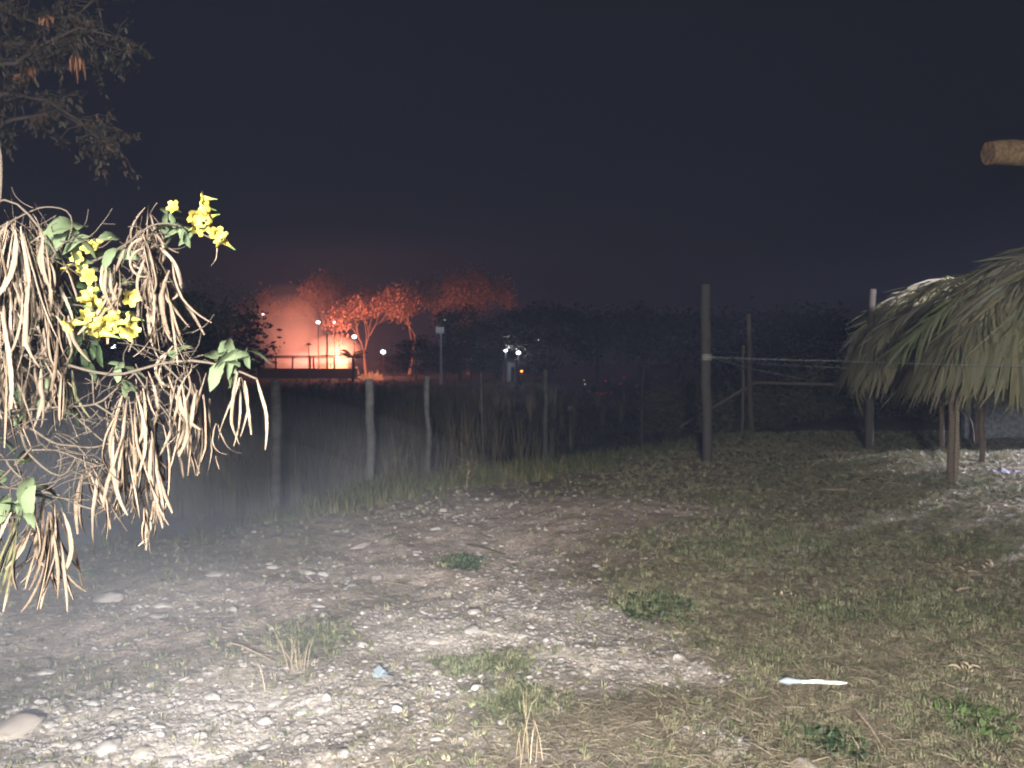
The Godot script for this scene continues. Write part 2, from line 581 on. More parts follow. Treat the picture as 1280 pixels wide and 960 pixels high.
func unseen_yard_lamp(label: String, p: Vector3, off: Vector3, aim: Vector3, energy: float, angle: float) -> void:
	var f := Vector3(p.x + off.x, height(p.x + off.x, p.z + off.z), p.z + off.z)
	var root := thing("unseen_yard_lamp", label, "lamp", f, "unseen lamps on poles out of view")
	var g := Geo.new()
	g.tint = Color(0.25, 0.25, 0.25)
	g.tube(PackedVector3Array([f - Vector3(0, 0.3, 0), Vector3(f.x, p.y * 0.5, f.z), Vector3(f.x, p.y + 0.25, f.z)]), PackedFloat32Array([0.06, 0.055, 0.045]), 10)
	part("pole", g.mesh(), M.plaster, root)
	var dir := (aim - p).normalized()
	var bs := Basis.looking_at(dir, Vector3.UP)
	var b := Geo.new()
	b.tint = Color(0.1, 0.1, 0.1)
	b.box(Transform3D(bs, p - dir * 0.08), Vector3(0.3, 0.24, 0.09), 0.01)
	var hd := part("housing", b.mesh(), M.plaster, root)
	var br := Geo.new()
	br.tint = Color(0.2, 0.2, 0.2)
	br.tube(PackedVector3Array([Vector3(f.x, p.y - 0.05, f.z), p - dir * 0.12]), PackedFloat32Array([0.02, 0.02]), 6)
	part("bracket", br.mesh(), M.plaster, hd)
	var e := Geo.new()
	e.box(Transform3D(bs, p - dir * 0.025), Vector3(0.26, 0.2, 0.008))
	part("lamp_lens", e.mesh(), M.unseen_yard_lens if M.has("unseen_yard_lens") else glow("unseen_yard_lens", Color(0.95, 1, 0.93), 4.0), hd)
	lens_light(root, p, aim, energy, angle, Color(1.0, 0.98, 0.82) if angle > 15.0 else Color(1.0, 0.96, 1.0), 0.10)

func unseen_flash_lamp(p: Vector3, aim: Vector3, energy: float) -> void:
	var dir := (aim - p).normalized()
	var root := thing("unseen_flash_lamp", "unseen lamp beside the camera, in place of its flash, lighting the flowering bush", "unseen_flash_lamp", Vector3(p.x, 0, p.z + 0.1))
	var g := Geo.new()
	g.tint = Color(0.2, 0.17, 0.13)
	g.tube(PackedVector3Array([Vector3(p.x, -0.3, p.z + 0.1), Vector3(p.x, p.y - 0.02, p.z + 0.1)]), PackedFloat32Array([0.02, 0.016]), 8)
	part("stake", g.mesh(), M.wood, root)
	var b := Geo.new()
	b.tint = Color(0.05, 0.05, 0.05)
	b.tube(PackedVector3Array([p - dir * 0.16, p - dir * 0.05, p - dir * 0.02]), PackedFloat32Array([0.014, 0.015, 0.024]), 12)
	part("barrel", b.mesh(), M.plaster, root)
	var e := Geo.new()
	e.tube(PackedVector3Array([p - dir * 0.019, p - dir * 0.014]), PackedFloat32Array([0.021, 0.021]), 12)
	part("lamp_lens", e.mesh(), glow("unseen_flash_lens", Color(0.95, 0.97, 1.0), 4.0), root)
	lens_light(root, p, aim, energy, 82.0, Color(0.96, 0.97, 1.0), 0.02)

# ----------------------------------------------------------------- ground
func axis_steps(lo: float, hi: float, step: float, far: float) -> PackedFloat32Array:
	var out := PackedFloat32Array()
	var neg := []
	var x := lo; var s := step
	while x > -far:
		s *= 1.22; x -= s; neg.push_back(x)
	neg.reverse()
	for q in neg: out.push_back(q)
	x = lo
	while x < hi:
		out.push_back(x); x += step
	s = step
	while x < far:
		out.push_back(x); s *= 1.22; x += s
	return out

func soil_color(x: float, z: float) -> Color:
	var c := Color(0.225, 0.195, 0.155)
	var s := edge(x, z)
	c = c.lerp(Color(0.47, 0.395, 0.335), amount("dirt", x, z))
	c = c.lerp(Color(0.50, 0.46, 0.405), amount("gravel", x, z) * 0.9)
	c = c.lerp(Color(0.06, 0.075, 0.03), amount("green", x, z) * 0.6)
	c = c.lerp(Color(0.24, 0.20, 0.145), amount("dry", x, z) * 0.5)
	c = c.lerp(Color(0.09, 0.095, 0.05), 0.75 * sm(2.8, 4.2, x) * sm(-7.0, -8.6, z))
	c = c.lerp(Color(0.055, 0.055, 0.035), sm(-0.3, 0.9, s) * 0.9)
	var m := 1.0 + n_patch.get_noise_2d(x * 3.1 + 40.0, z * 3.1) * 0.35 + n_fine.get_noise_2d(x * 2.0, z * 2.0) * 0.4
	if n_patch.get_noise_2d(x * 5.0 - 20.0, z * 5.0) > 0.22: m *= 0.8
	return Color(c.r * m, c.g * m, c.b * m)

func terrain() -> void:
	var xs := axis_steps(-5.0, 6.5, 0.04, 900.0)
	var zs := axis_steps(-12.5, -1.6, 0.04, 900.0)
	var g := Geo.new()
	var w := xs.size()
	var hs := PackedFloat32Array()
	for z in zs:
		for x in xs:
			hs.push_back(height(x, z))
	for b in zs.size():
		for a in w:
			var k := b * w + a
			var a0 := maxi(a - 1, 0); var a1 := mini(a + 1, w - 1); var b0 := maxi(b - 1, 0); var b1 := mini(b + 1, zs.size() - 1)
			var nn := Vector3(-(hs[b * w + a1] - hs[b * w + a0]) / (xs[a1] - xs[a0]), 1.0, -(hs[b1 * w + a] - hs[b0 * w + a]) / (zs[b1] - zs[b0])).normalized()
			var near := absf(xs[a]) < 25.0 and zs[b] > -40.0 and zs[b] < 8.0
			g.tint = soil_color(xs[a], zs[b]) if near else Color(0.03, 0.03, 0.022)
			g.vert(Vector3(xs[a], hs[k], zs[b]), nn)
	for b in zs.size() - 1:
		for a in w - 1:
			var p := b * w + a
			g.tri(p, p + 1, p + w); g.tri(p + 1, p + w + 1, p + w)
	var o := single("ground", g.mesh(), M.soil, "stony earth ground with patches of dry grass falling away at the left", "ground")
	o.set_meta("kind", "structure")

# ----------------------------------------------------------------- far scenery
func far_background() -> void:
	# dark trees along the far side of the field, each with its own trunk and crown
	var crowns := [leaf_cloud(31, Vector3(4.2, 3.2, 3.6), 46, 60, 0.28, 1.5), leaf_cloud(32, Vector3(3.2, 4.0, 3.2), 46, 60, 0.26, 1.3), leaf_cloud(33, Vector3(5.5, 2.4, 4.0), 52, 60, 0.28, 1.4)]
	var lm := mat("far_leaf", Color(0.038, 0.036, 0.026), 0.8, null, 1.0, false, null, 1.0, 0.3)
	var spots := [
		[575, 420, 95, 1, 0.9, "dark tree right of the red-lit bare trees and above the thin fence post"],
		[622, 425, 105, 0, 1.0, "dark round tree just left of the pair of white lights"],
		[685, 412, 90, 2, 1.0, "broad dark tree just right of the pair of white lights"],
		[745, 418, 84, 0, 1.0, "dark tree above the scattered glimmers in the field"],
		[800, 420, 78, 1, 0.8, "upright dark tree left of the tall wooden pole"],
		[848, 424, 70, 2, 0.9, "low wide dark tree directly left behind the tall wooden pole"],
		[925, 430, 62, 0, 0.9, "dark tree behind the second, thinner wooden pole"],
		[1000, 428, 58, 2, 0.9, "wide dark tree behind the horizontal fence rail"],
		[270, 425, 60, 0, 0.9, "dark tree behind the flowering bush, left of the glowing smoke"],
		[215, 415, 50, 1, 0.8, "dark upright tree half hidden by the hanging seed pods"],
		[120, 420, 55, 2, 0.9, "wide dark tree behind the yellow flower cluster"],
		[20, 415, 60, 0, 1.0, "dark tree behind the leftmost seed pods of the bush"],
	]
	for s in spots:
		var c := at(s[0], s[1], s[2])
		var root := thing("dark_tree", s[5], "tree", Vector3(c.x, height(c.x, c.z), c.z), "dark trees at the far side of the field")
		var cr := part("crown", crowns[s[3]], lm, root, Transform3D(Basis(Vector3.UP, float(s[0])) * Basis.from_scale(Vector3.ONE * float(s[4])), c))
		cr.set_meta("kind", "stuff")
		var g := Geo.new()
		g.tint = Color(0.09, 0.075, 0.06)
		g.tube(PackedVector3Array([root.position - Vector3(0, 0.3, 0), root.position.lerp(c, 0.6) + Vector3(0.15, 0, 0), c + Vector3(0, 0.8, 0)]), PackedFloat32Array([0.28, 0.2, 0.1]), 7)
		part("trunk", g.mesh(), M.bark, root)
	# grey half-bare trees nearer, behind the bush
	for k in 2:
		var rr := RandomNumberGenerator.new()
		rr.seed = 70 + k
		var b := at([250, 292][k], 470, [23.0, 27.0][k])
		b.y = height(b.x, b.z)
		var root := thing("bare_tree", ["grey twiggy tree standing just behind the bush's drooping green leaves", "thin grey bare tree between the bush and the glowing smoke"][k], "tree", b)
		var g := Geo.new()
		g.tint = Color(0.16, 0.14, 0.11)
		var tips := []
		grow(g, rr, b - Vector3(0, 0.2, 0), Vector3(0.05, 1, 0).normalized(), 1.5, 0.07, 5, 0.55, 0.35, 5, tips)
		part("trunk", g.mesh(), M.bark, root)
		var lg := Geo.new()
		for t: Vector3 in tips:
			for j in 5:
				var p := t + Vector3(rr.randfn(), rr.randfn(), rr.randfn()) * 0.14
				var d := Vector3(rr.randfn(), rr.randfn() - 0.6, rr.randfn()).normalized()
				var z := rr.randf_range(0.5, 1.3)
				lg.tint = Color(0.075 * z, 0.08 * z, 0.05 * z)
				lg.strip(PackedVector3Array([p, p + d * 0.06, p + d * 0.13]), PackedFloat32Array([0.005, 0.022, 0.003]), d.cross(Vector3(0.3, 0.2, 1)))
		part("crown", lg.mesh(), M.leaf, root).set_meta("kind", "stuff")
	# low bushes behind the poles
	var low := [leaf_cloud(35, Vector3(1.4, 0.75, 1.1), 40, 44, 0.085, 0.45), leaf_cloud(36, Vector3(1.1, 0.95, 1.0), 36, 44, 0.08, 0.4)]
	var bm := mat("low_leaf", Color(0.05, 0.055, 0.03), 0.8, null, 1.0, false, null, 1.0, 0.3)
	var bl := [[905, 21.0, 0, "dark low bush seen left of the second wooden pole"], [965, 22.0, 1, "dark low bush under the horizontal fence rail"], [1030, 20.5, 0, "dark low bush left of the back thatched umbrella"], [1085, 22.0, 1, "dark low bush behind the back thatched umbrella's shade"], [1160, 20.0, 0, "dark low bush between the two umbrella posts"], [840, 23.0, 1, "dark low bush where the diagonal rail ends"]]
	for s in bl:
		var p := at(s[0], 500, s[1])
		p.y = height(p.x, p.z)
		var root := thing("low_bush", s[3], "bush", p, "dark bushes behind the poles")
		part("foliage", low[s[2]], bm, root, Transform3D(Basis(Vector3.UP, float(s[0])), p + Vector3(0, 0.7, 0))).set_meta("kind", "stuff")
		var g := Geo.new()
		g.tint = Color(0.12, 0.09, 0.06)
		for j in 5:
			var an := j * 1.3
			g.tube(PackedVector3Array([p - Vector3(0, 0.1, 0), p + Vector3(cos(an) * 0.6, 0.9, sin(an) * 0.5)]), PackedFloat32Array([0.03, 0.01]), 4, false)
		part("stem", g.mesh(), M.bark, root)
	for s in [[492, 454, 114.0, 1.3, "dark shrub hiding the foot of the dense red-lit tree"], [520, 446, 98.0, 1.9, "tall dark shrub below the pale signboard"], [556, 450, 99.0, 1.7, "dark shrub left of the farthest red-lit tree's foot"], [590, 449, 97.0, 1.9, "dark shrub before the farthest red-lit tree"], [618, 453, 96.0, 1.5, "dark shrub left of the small white-walled hut"], [668, 455, 92.0, 1.5, "dark shrub right of the small white-walled hut"]]:
		var c := at(s[0], s[1], s[2])
		var root := thing("dark_shrub", s[4], "shrub", Vector3(c.x, height(c.x, c.z), c.z), "dark shrubs before the red-lit trees")
		part("foliage", crowns[int(s[0]) % 3], lm, root, Transform3D(Basis(Vector3.UP, float(s[0])) * Basis.from_scale(Vector3(0.55, 0.42, 0.5) * float(s[3]) * 0.8), c)).set_meta("kind", "stuff")
		var g := Geo.new()
		g.tint = Color(0.08, 0.07, 0.05)
		g.tube(PackedVector3Array([root.position - Vector3(0, 0.2, 0), c]), PackedFloat32Array([0.12, 0.05]), 5)
		part("stem", g.mesh(), M.bark, root)
	street_lamps()

func lamp_post(label: String, px: float, py: float, d: float, core: float, energy: float, col: Color, group: String, lit := 0.0) -> void:
	var p := at(px, py, d)
	var gy := height(p.x, p.z)
	var root := thing("street_lamp", label, "street lamp", Vector3(p.x, gy, p.z), group)
	var g := Geo.new()
	g.tint = Color(0.05, 0.05, 0.05)
	g.tube(PackedVector3Array([Vector3(p.x, gy - 0.2, p.z), Vector3(p.x, p.y - core * 0.4, p.z)]), PackedFloat32Array([0.08, 0.05]), 6)
	part("pole", g.mesh(), M.plaster, root)
	var h := SphereMesh.new()
	core *= 0.8
	h.radius = core; h.height = core * 1.5; h.radial_segments = 16; h.rings = 8
	part("lamp_head", h, glow("lamp_head_%d" % names.get("street_lamp", 0), col, energy), root, Transform3D(Basis(), p))
	var l := OmniLight3D.new()
	l.name = "lamp_light"
	l.light_color = col
	l.light_energy = lit
	l.light_size = core * 0.5
	l.omni_range = 300.0
	l.omni_attenuation = 2.0
	l.shadow_enabled = true
	root.add_child(l)
	l.position = p - root.position + Vector3(0, 0, core * 1.3)

func street_lamps() -> void:
	var gr := "distant white street lamps"
	var w := Color(0.95, 0.97, 1.0)
	lamp_post("white street lamp left of the glowing red trees, higher of a close pair", 398, 403, 118, 0.34, 9.0, w, gr, 6.0)
	lamp_post("smaller white street lamp at the foot of the leftmost red-lit tree", 418, 403, 122, 0.22, 6.0, w, gr, 3.0)
	lamp_post("bright white street lamp just above the dark palm", 443, 421, 112, 0.40, 9.0, w, gr, 6.0)
	lamp_post("bright white street lamp right of the dark palm by the fire", 479, 440, 108, 0.42, 10.0, w, gr, 6.0)
	lamp_post("tiny white street lamp in the smoke left of the fire", 329, 393, 130, 0.2, 5.0, w, gr, 1.0)
	lamp_post("white street lamp glimpsed through the bush under the yellow flowers", 142, 433, 95, 0.42, 9.0, w, gr, 3.0)
	lamp_post("white lamp on the left of the pair right of the red-lit trees", 632, 438, 90, 0.26, 8.0, w, gr, 8.0)
	lamp_post("white lamp on the right of the pair right of the red-lit trees", 648, 441, 90, 0.31, 9.0, w, gr, 6.0)
	lamp_post("tiny pale lamp above and right of the white pair", 673, 425, 130, 0.16, 3.0, w, gr, 0.5)
	lamp_post("small orange lamp below the white pair of lamps", 652, 464, 80, 0.17, 4.0, Color(1.0, 0.6, 0.25), gr, 1.5)
	# the lit pole between the two lamps on the left
	var a := at(409, 408, 116); var b := at(409, 424, 116)
	var root := thing("lit_pole", "pale lit pole between two white street lamps left of the red trees", "pole", Vector3(b.x, height(b.x, b.z), b.z))
	var g := Geo.new()
	g.tint = Color(0.8, 0.78, 0.72)
	g.tube(PackedVector3Array([root.position, a]), PackedFloat32Array([0.16, 0.14]), 8)
	part("shaft", g.mesh(), M.plaster, root)
	var arm := Geo.new()
	arm.tint = Color(0.5, 0.5, 0.5)
	arm.tube(PackedVector3Array([a + Vector3(-0.7, 0.1, 0), a + Vector3(0, 0.18, 0), a + Vector3(0.7, 0.1, 0)]), PackedFloat32Array([0.05, 0.07, 0.05]), 6)
	part("cross_arm", arm.mesh(), M.plaster, root)
	# white gable seen under the pair of lamps
	var hw := at(636, 449, 93)
	var house := thing("white_hut", "small white-walled hut lit by the pair of white lamps", "hut", Vector3(hw.x, height(hw.x, hw.z), hw.z))
	var hg := Geo.new()
	hg.tint = Color(0.34, 0.35, 0.37)
	var base := house.position
	hg.box(Transform3D(Basis(Vector3.UP, 0.5), base + Vector3(0, 1.3, 0)), Vector3(1.1, 2.6, 1.4), 0.02)
	part("wall", hg.mesh(), M.plaster, house)
	var rg := Geo.new()
	rg.tint = Color(0.12, 0.11, 0.1)
	rg.box(Transform3D(Basis(Vector3.UP, 0.5) * Basis(Vector3.RIGHT, 0.2), base + Vector3(0, 2.75, 0)), Vector3(1.5, 0.1, 1.9), 0.02)
	part("roof", rg.mesh(), M.plaster, house)
	var dg := Geo.new()
	dg.tint = Color(0.06, 0.06, 0.06)
	dg.box(Transform3D(Basis(Vector3.UP, 0.5), base + Basis(Vector3.UP, 0.5) * Vector3(0.15, 0.95, 0.715)), Vector3(0.5, 1.8, 0.04), 0.01)
	part("door", dg.mesh(), M.plaster, house)
	# pale signboard right of the middle red tree
	var sp := at(551, 418, 85)
	var sign_ := thing("signboard", "pale blank signboard on a post right of the red-lit trees", "sign", Vector3(sp.x, height(sp.x, sp.z), sp.z))
	var sg := Geo.new()
	sg.tint = Color(0.6, 0.62, 0.66)
	sg.box(Transform3D(Basis(Vector3.UP, 0.3), sp + Vector3(-0.1, 0.45, 0)), Vector3(0.95, 0.7, 0.06), 0.01)
	part("board", sg.mesh(), M.plaster, sign_)
	var pg := Geo.new()
	pg.tint = Color(0.55, 0.56, 0.6)
	pg.tube(PackedVector3Array([sign_.position, sp + Vector3(0, 0.8, -0.1)]), PackedFloat32Array([0.14, 0.12]), 8)
	part("post", pg.mesh(), M.plaster, sign_)
	var sl := OmniLight3D.new()  # unseen lamp with arm and bulb, placed to light the pale board
	sl.name = "unseen_sign_light"
	sl.light_energy = 1.6
	sl.light_color = w
	sl.light_size = 0.1
	sl.shadow_enabled = true
	sl.omni_range = 60.0
	sl.omni_attenuation = 2.0
	sign_.add_child(sl)
	sl.position = sp - sign_.position + Vector3(0.6, 1.5, 1.6)
	var bg := SphereMesh.new()
	bg.radius = 0.06; bg.height = 0.12
	part("unseen_lamp_bulb", bg, glow("unseen_sign_bulb", w, 1.0), sign_, Transform3D(Basis(), sp + Vector3(0.6, 1.5, 1.6)))
	var bk := Geo.new()
	bk.tint = Color(0.3, 0.3, 0.3)
	bk.tube(PackedVector3Array([sp + Vector3(0, 0.8, -0.1), sp + Vector3(0.1, 1.5, 0.5), sp + Vector3(0.6, 1.57, 1.6)]), PackedFloat32Array([0.03, 0.03, 0.02]), 5)
	part("unseen_lamp_arm", bk.mesh(), M.plaster, sign_)

# ----------------------------------------------------------------- the fire
func fog_ball(called: String, label: String, p: Vector3, size: Vector3, density: float, col: Color) -> void:
	var f := FogVolume.new()
	f.name = numbered(called)
	f.shape = RenderingServer.FOG_VOLUME_SHAPE_ELLIPSOID
	f.size = size * 2.0
	var m := FogMaterial.new()
	m.density = density
	m.albedo = col
	f.material = m
	add_child(f)
	f.position = p
	tag(f, label, "smoke", "", "stuff")

func smoke_bank(label: String, p: Vector3, size: Vector3, density: float, col: Color) -> void:
	# thicker towards its middle: the same bank in shells, one inside the other
	var k := 0
	for s in ([1.0, 0.76, 0.5] if p.z < -50.0 else [1.15, 0.9, 0.62]):
		fog_ball("smoke", label + [", its thin outer reach", ", its middle part", ", its core", ", its inner core", ", its innermost core"][k], p, size * s, density * ([0.2, 0.4, 0.6] if p.z < -50.0 else [0.2, 0.4, 0.5])[k], col)
		k += 1

func flame_mesh(seed_: int) -> ArrayMesh:
	var rr := RandomNumberGenerator.new()
	rr.seed = seed_
	var g := Geo.new()
	for k in 7:
		var o := Vector3(rr.randf_range(-0.5, 0.5), 0, rr.randf_range(-0.3, 0.3))
		var h := rr.randf_range(0.5, 1.0)
		var pts := PackedVector3Array(); var rs := PackedFloat32Array()
		for j in 7:
			var t := j / 6.0
			pts.push_back(o + Vector3(sin(t * 4.0 + k) * 0.12 * t, t * h, cos(t * 3.0 + k * 2.0) * 0.08 * t))
			rs.push_back(0.2 * pow(1.0 - t, 0.8) * (0.6 + 0.9 * sin(t * PI * 0.9 + 0.4)) + 0.004)
		g.tube(pts, rs, 7)
	return g.mesh()

func fire_light(root: Node3D, p: Vector3, e: float, col: Color, size := 0.8) -> void:
	var l := OmniLight3D.new()
	l.name = "flame_light"
	l.light_color = col
	l.light_energy = e
	l.light_size = size
	l.omni_range = 400.0
	l.omni_attenuation = 2.0
	l.shadow_enabled = true
	root.add_child(l, true)
	l.position = p - root.position

func fire() -> void:
	var fl := [flame_mesh(1), flame_mesh(2), flame_mesh(3)]
	var fm := glow("flame", Color(1.0, 0.76, 0.52), 1.5)
	var fm2 := glow("flame_deep", Color(1.0, 0.60, 0.42), 0.5)
	var glimmer := glow("ember_heap", Color(1.0, 0.22, 0.05), 0.5)
	# long-roofed open pavilion standing before the flames
	var d := 116.0
	var a := at(330, 447, d); var b := at(441, 446, d)
	var gy := height((a.x + b.x) / 2, a.z)
	var pav := thing("pavilion", "long open pavilion with dark roof and posts outlined by the fire", "pavilion", Vector3((a.x + b.x) / 2, gy, a.z))
	var wd := Color(0.05, 0.045, 0.04)
	var pts := [330, 345, 366, 388, 392, 409, 418, 441]
	for k in pts.size():
		for r in 2:
			if r == 1 and k % 2 == 1: continue
			var t := at(pts[k], 446, d + r * 5.0)
			var g := Geo.new()
			g.tint = wd
			g.tube(PackedVector3Array([Vector3(t.x, gy - 0.2, t.z), t]), PackedFloat32Array([0.15, 0.13]), 6)
			part("post", g.mesh(), M.wood, pav)
	for k in 6:
		var t0 := a.lerp(b, k / 6.0); var t1 := a.lerp(b, (k + 1) / 6.0)
		var g := Geo.new()
		g.tint = wd
		var sag := rng.randf_range(-0.08, 0.1)
		g.box(Transform3D(Basis(Vector3.BACK, rng.randf_range(-0.02, 0.02)), (t0 + t1) / 2 + Vector3(0, 0.12 + sag, -2.5)), Vector3((t1 - t0).length() + 0.25, 0.16, 6.4 + rng.randf() * 0.6), 0.02)
		part("roof_panel", g.mesh(), M.wood, pav)
	var bg := Geo.new()
	bg.tint = wd
	bg.box(Transform3D(Basis(), (a + b) / 2 + Vector3(0, -0.08, 0)), Vector3((b - a).length(), 0.14, 0.14), 0.02)
	part("beam", bg.mesh(), M.wood, pav)
	var bw := Geo.new()
	bw.tint = Color(0.06, 0.055, 0.05)
	var w0 := at(322, 460.5, d - 0.4); var w1 := at(447, 460.5, d - 0.4)
	bw.box(Transform3D(Basis(), Vector3((w0.x + w1.x) / 2, (w0.y + gy - 0.4) / 2, w0.z)), Vector3(w1.x - w0.x, w0.y - gy + 0.4, 0.25), 0.02)
	part("base_wall", bw.mesh(), M.plaster, pav)
	# the fire itself, behind the pavilion
	var f1 := at(425, 455, d + 9.0)
	f1.y = height(f1.x, f1.z)
	var bf := thing("bonfire", "large orange fire burning behind the right end of the pavilion", "fire", f1)
	var list := [[425, 1.9, 1.4, 0], [415, 1.5, 1.2, 0], [435, 1.6, 1.3, 1], [402, 1.1, 1.1, 1], [388, 1.0, 1.0, 1], [370, 0.9, 1.1, 1], [352, 0.8, 1.0, 1], [446, 1.1, 1.0, 1]]
	for k in list.size():
		var q = list[k]
		var p := at(q[0], 456, d + 9.0 + (k % 3))
		p.y = f1.y + 0.35
		part("flame", fl[k % 3], fm if q[3] == 0 else fm2, bf, Transform3D(Basis(Vector3.UP, k * 1.1) * Basis.from_scale(Vector3(float(q[2]) * 1.6, float(q[1]) * 1.5, float(q[2]))), p))
	var heap := Geo.new()
	heap.tint = Color(0.05, 0.04, 0.035)
	var rr := RandomNumberGenerator.new(); rr.seed = 5
	for k in 60:
		var p := at(rr.randf_range(345, 448), 456, d + 9 + rr.randf_range(-1.5, 2.5)); p.y = f1.y + rr.randf() * 0.5
		var dd := Vector3(rr.randfn(), rr.randf_range(-0.2, 0.5), rr.randfn()).normalized() * rr.randf_range(0.5, 1.4)
		heap.tube(PackedVector3Array([p - dd, p + dd]), PackedFloat32Array([0.09, 0.06]), 5)
	part("burning_brushwood", heap.mesh(), M.bark, bf).set_meta("kind", "stuff")
	fire_light(bf, at(425, 444, d + 8.0), 680.0, Color(1.0, 0.57, 0.42))
	fire_light(bf, at(382, 452, d + 7.5), 300.0, Color(1.0, 0.60, 0.50), 1.6)
	# the smaller fire at the right of the palm
	var f2 := at(463, 470, 104.0)
	f2.y = height(f2.x, f2.z)
	var sf := thing("small_fire", "smaller orange fire right of the dark palm, at fence post height", "fire", f2)
	for k in 4:
		var p := at([457, 463, 469, 474][k], 471, 104.0 + k * 0.4)
		p.y = f2.y - 0.1
		part("flame", fl[k % 3], fm2, sf, Transform3D(Basis(Vector3.UP, k * 2.0) * Basis.from_scale(Vector3(1.1, [1.2, 1.5, 1.6, 1.1][k], 0.8)), p))
	fire_light(sf, f2 + Vector3(0, 1.1, -0.6), 80.0, Color(1.0, 0.45, 0.32))
	# trees lit red by the fire
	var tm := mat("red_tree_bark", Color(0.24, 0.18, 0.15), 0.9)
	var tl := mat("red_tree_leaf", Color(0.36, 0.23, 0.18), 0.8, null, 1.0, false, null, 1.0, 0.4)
	var trees := [
		[428, 455, 142, 355, 41, "spreading bare tree lit red by the fire, leftmost of the red trees", 3.0],
		[458, 455, 139, 362, 42, "bare tree lit red, between the leftmost and the middle red trees", 2.7],
		[512, 458, 138, 352, 43, "dense red-lit tree directly right of the palm and street lamp", 2.9],
		[586, 460, 142, 352, 44, "dim red-lit tree, farthest right of the red trees", 2.7],
		[352, 455, 146, 372, 45, "hazy red-lit tree within the smoke left of the street lamps", 2.5],
	]
	for t in trees:
		rr.seed = t[4]
		var base := at(t[0], t[1], t[2])
		base.y = height(base.x, base.z)
		var top := at(t[0], t[3], t[2])
		var h := top.y - base.y
		var root := thing("red_lit_tree", t[5], "tree", base, "trees lit red by the fire")
		var g := Geo.new()
		var tips := []
		g.tint = Color(1, 1, 1)
		grow(g, rr, base - Vector3(0, 0.2, 0), Vector3(rr.randf_range(-0.1, 0.1), 1, 0).normalized(), h * 0.30, h * 0.020, 6, 0.52, 0.3, 6, tips)
		part("trunk", g.mesh(), tm, root)
		var lg := Geo.new()
		for tip: Vector3 in tips:
			for j in 22:
				var p := tip + Vector3(rr.randfn(), rr.randfn(), rr.randfn()) * 0.75
				var dd := Vector3(rr.randfn(), rr.randfn(), rr.randfn()).normalized()
				var z := rr.randf_range(0.5, 1.3)
				lg.tint = Color(z, z, z)
				var l := rr.randf_range(0.18, 0.42)
				lg.strip(PackedVector3Array([p, p + dd * l, p + dd * l * 2.0]), PackedFloat32Array([0.02, 0.09, 0.01]), dd.cross(Vector3(0.2, 0.4, 1)))
		part("crown", lg.mesh(), tl, root).set_meta("kind", "stuff")
	# dark palm-like plant in front of the fire
	var pb := at(441, 466, 96.0)
	var palm := thing("palm_tree", "dark palm in outline between the pavilion and the smaller fire", "palm", Vector3(pb.x, height(pb.x, pb.z), pb.z))
	var crown_at := at(441, 448, 96.0)
	var pg := Geo.new()
	pg.tint = Color(0.06, 0.05, 0.04)
	pg.tube(PackedVector3Array([palm.position - Vector3(0, 0.2, 0), palm.position.lerp(crown_at, 0.5) + Vector3(0.1, 0, 0), crown_at]), PackedFloat32Array([0.2, 0.15, 0.12]), 7)
	part("trunk", pg.mesh(), M.bark, palm)
	for k in 13:
		var an := TAU * k / 13.0 + rng.randf() * 0.3
		var g := Geo.new()
		g.tint = Color(0.02, 0.022, 0.012)
		var out := Vector3(cos(an), 0, sin(an))
		var l := rng.randf_range(1.5, 2.2)
		var rise := rng.randf_range(0.3, 1.9)
		var mid := PackedVector3Array(); var ws := PackedFloat32Array()
		for j in 8:
			var q := j / 7.0
			mid.push_back(crown_at + out * l * q + Vector3.UP * (rise * q * 1.9 - (rise + 0.35) * q * q))
			ws.push_back(0.03)
		g.strip(mid, ws, out.cross(Vector3.UP))
		for j in 14:
			var q := 0.15 + 0.85 * j / 14.0
			var p := crown_at + out * l * q + Vector3.UP * (rise * q * 1.9 - (rise + 0.35) * q * q)
			for s in [-1.0, 1.0]:
				var dd: Vector3 = (out.cross(Vector3.UP) * s + out * 0.6 + Vector3.DOWN * 0.35).normalized() * 0.5 * (1.1 - q * 0.6)
				g.strip(PackedVector3Array([p, p + dd * 0.6, p + dd]), PackedFloat32Array([0.09, 0.08, 0.01]), out)
		part("frond", g.mesh(), M.leaf, palm)
	# small umbrella-shaped shade before the fire
	var ub := at(386, 447, 110.0); var ut := at(386, 430, 110.0)
	var par := thing("parasol", "small dark parasol standing above the pavilion roof against the glow", "parasol", Vector3(ub.x, height(ub.x, ub.z), ub.z))
	var ug := Geo.new()
	ug.tint = wd
	ug.tube(PackedVector3Array([par.position, ut]), PackedFloat32Array([0.06, 0.05]), 6)
	part("pole", ug.mesh(), M.wood, par)
	var cg := CylinderMesh.new()
	cg.top_radius = 0.06; cg.bottom_radius = 0.55; cg.height = 0.3; cg.radial_segments = 12; cg.rings = 2
	part("canopy", cg, mat("dark_cloth", Color(0.05, 0.045, 0.04), 0.9), par, Transform3D(Basis(), ut))
	# fire smoke, and grey haze low on the left
	var sc := Color(0.92, 0.90, 0.90)
	smoke_bank("pinkish smoke glowing above the left half of the pavilion", at(360, 412, 128.0), Vector3(7.2, 7.6, 6.0), 0.066, sc)
	fog_ball("smoke", "orange-lit smoke rolling over the flames at the pavilion's right end", at(418, 438, 128.0), Vector3(4.5, 2.6, 4.0), 0.05, sc)
	fog_ball("smoke", "low smoke drifting along the pavilion floor before the flames", at(385, 452, 123.0), Vector3(7.5, 1.6, 3.0), 0.02, sc)
	smoke_bank("grey haze over the dark slope behind the bush", Vector3(-5.8, -0.7, -7.6), Vector3(5.8, 1.95, 6.2), 0.068, Color(0.9, 0.94, 1.0))
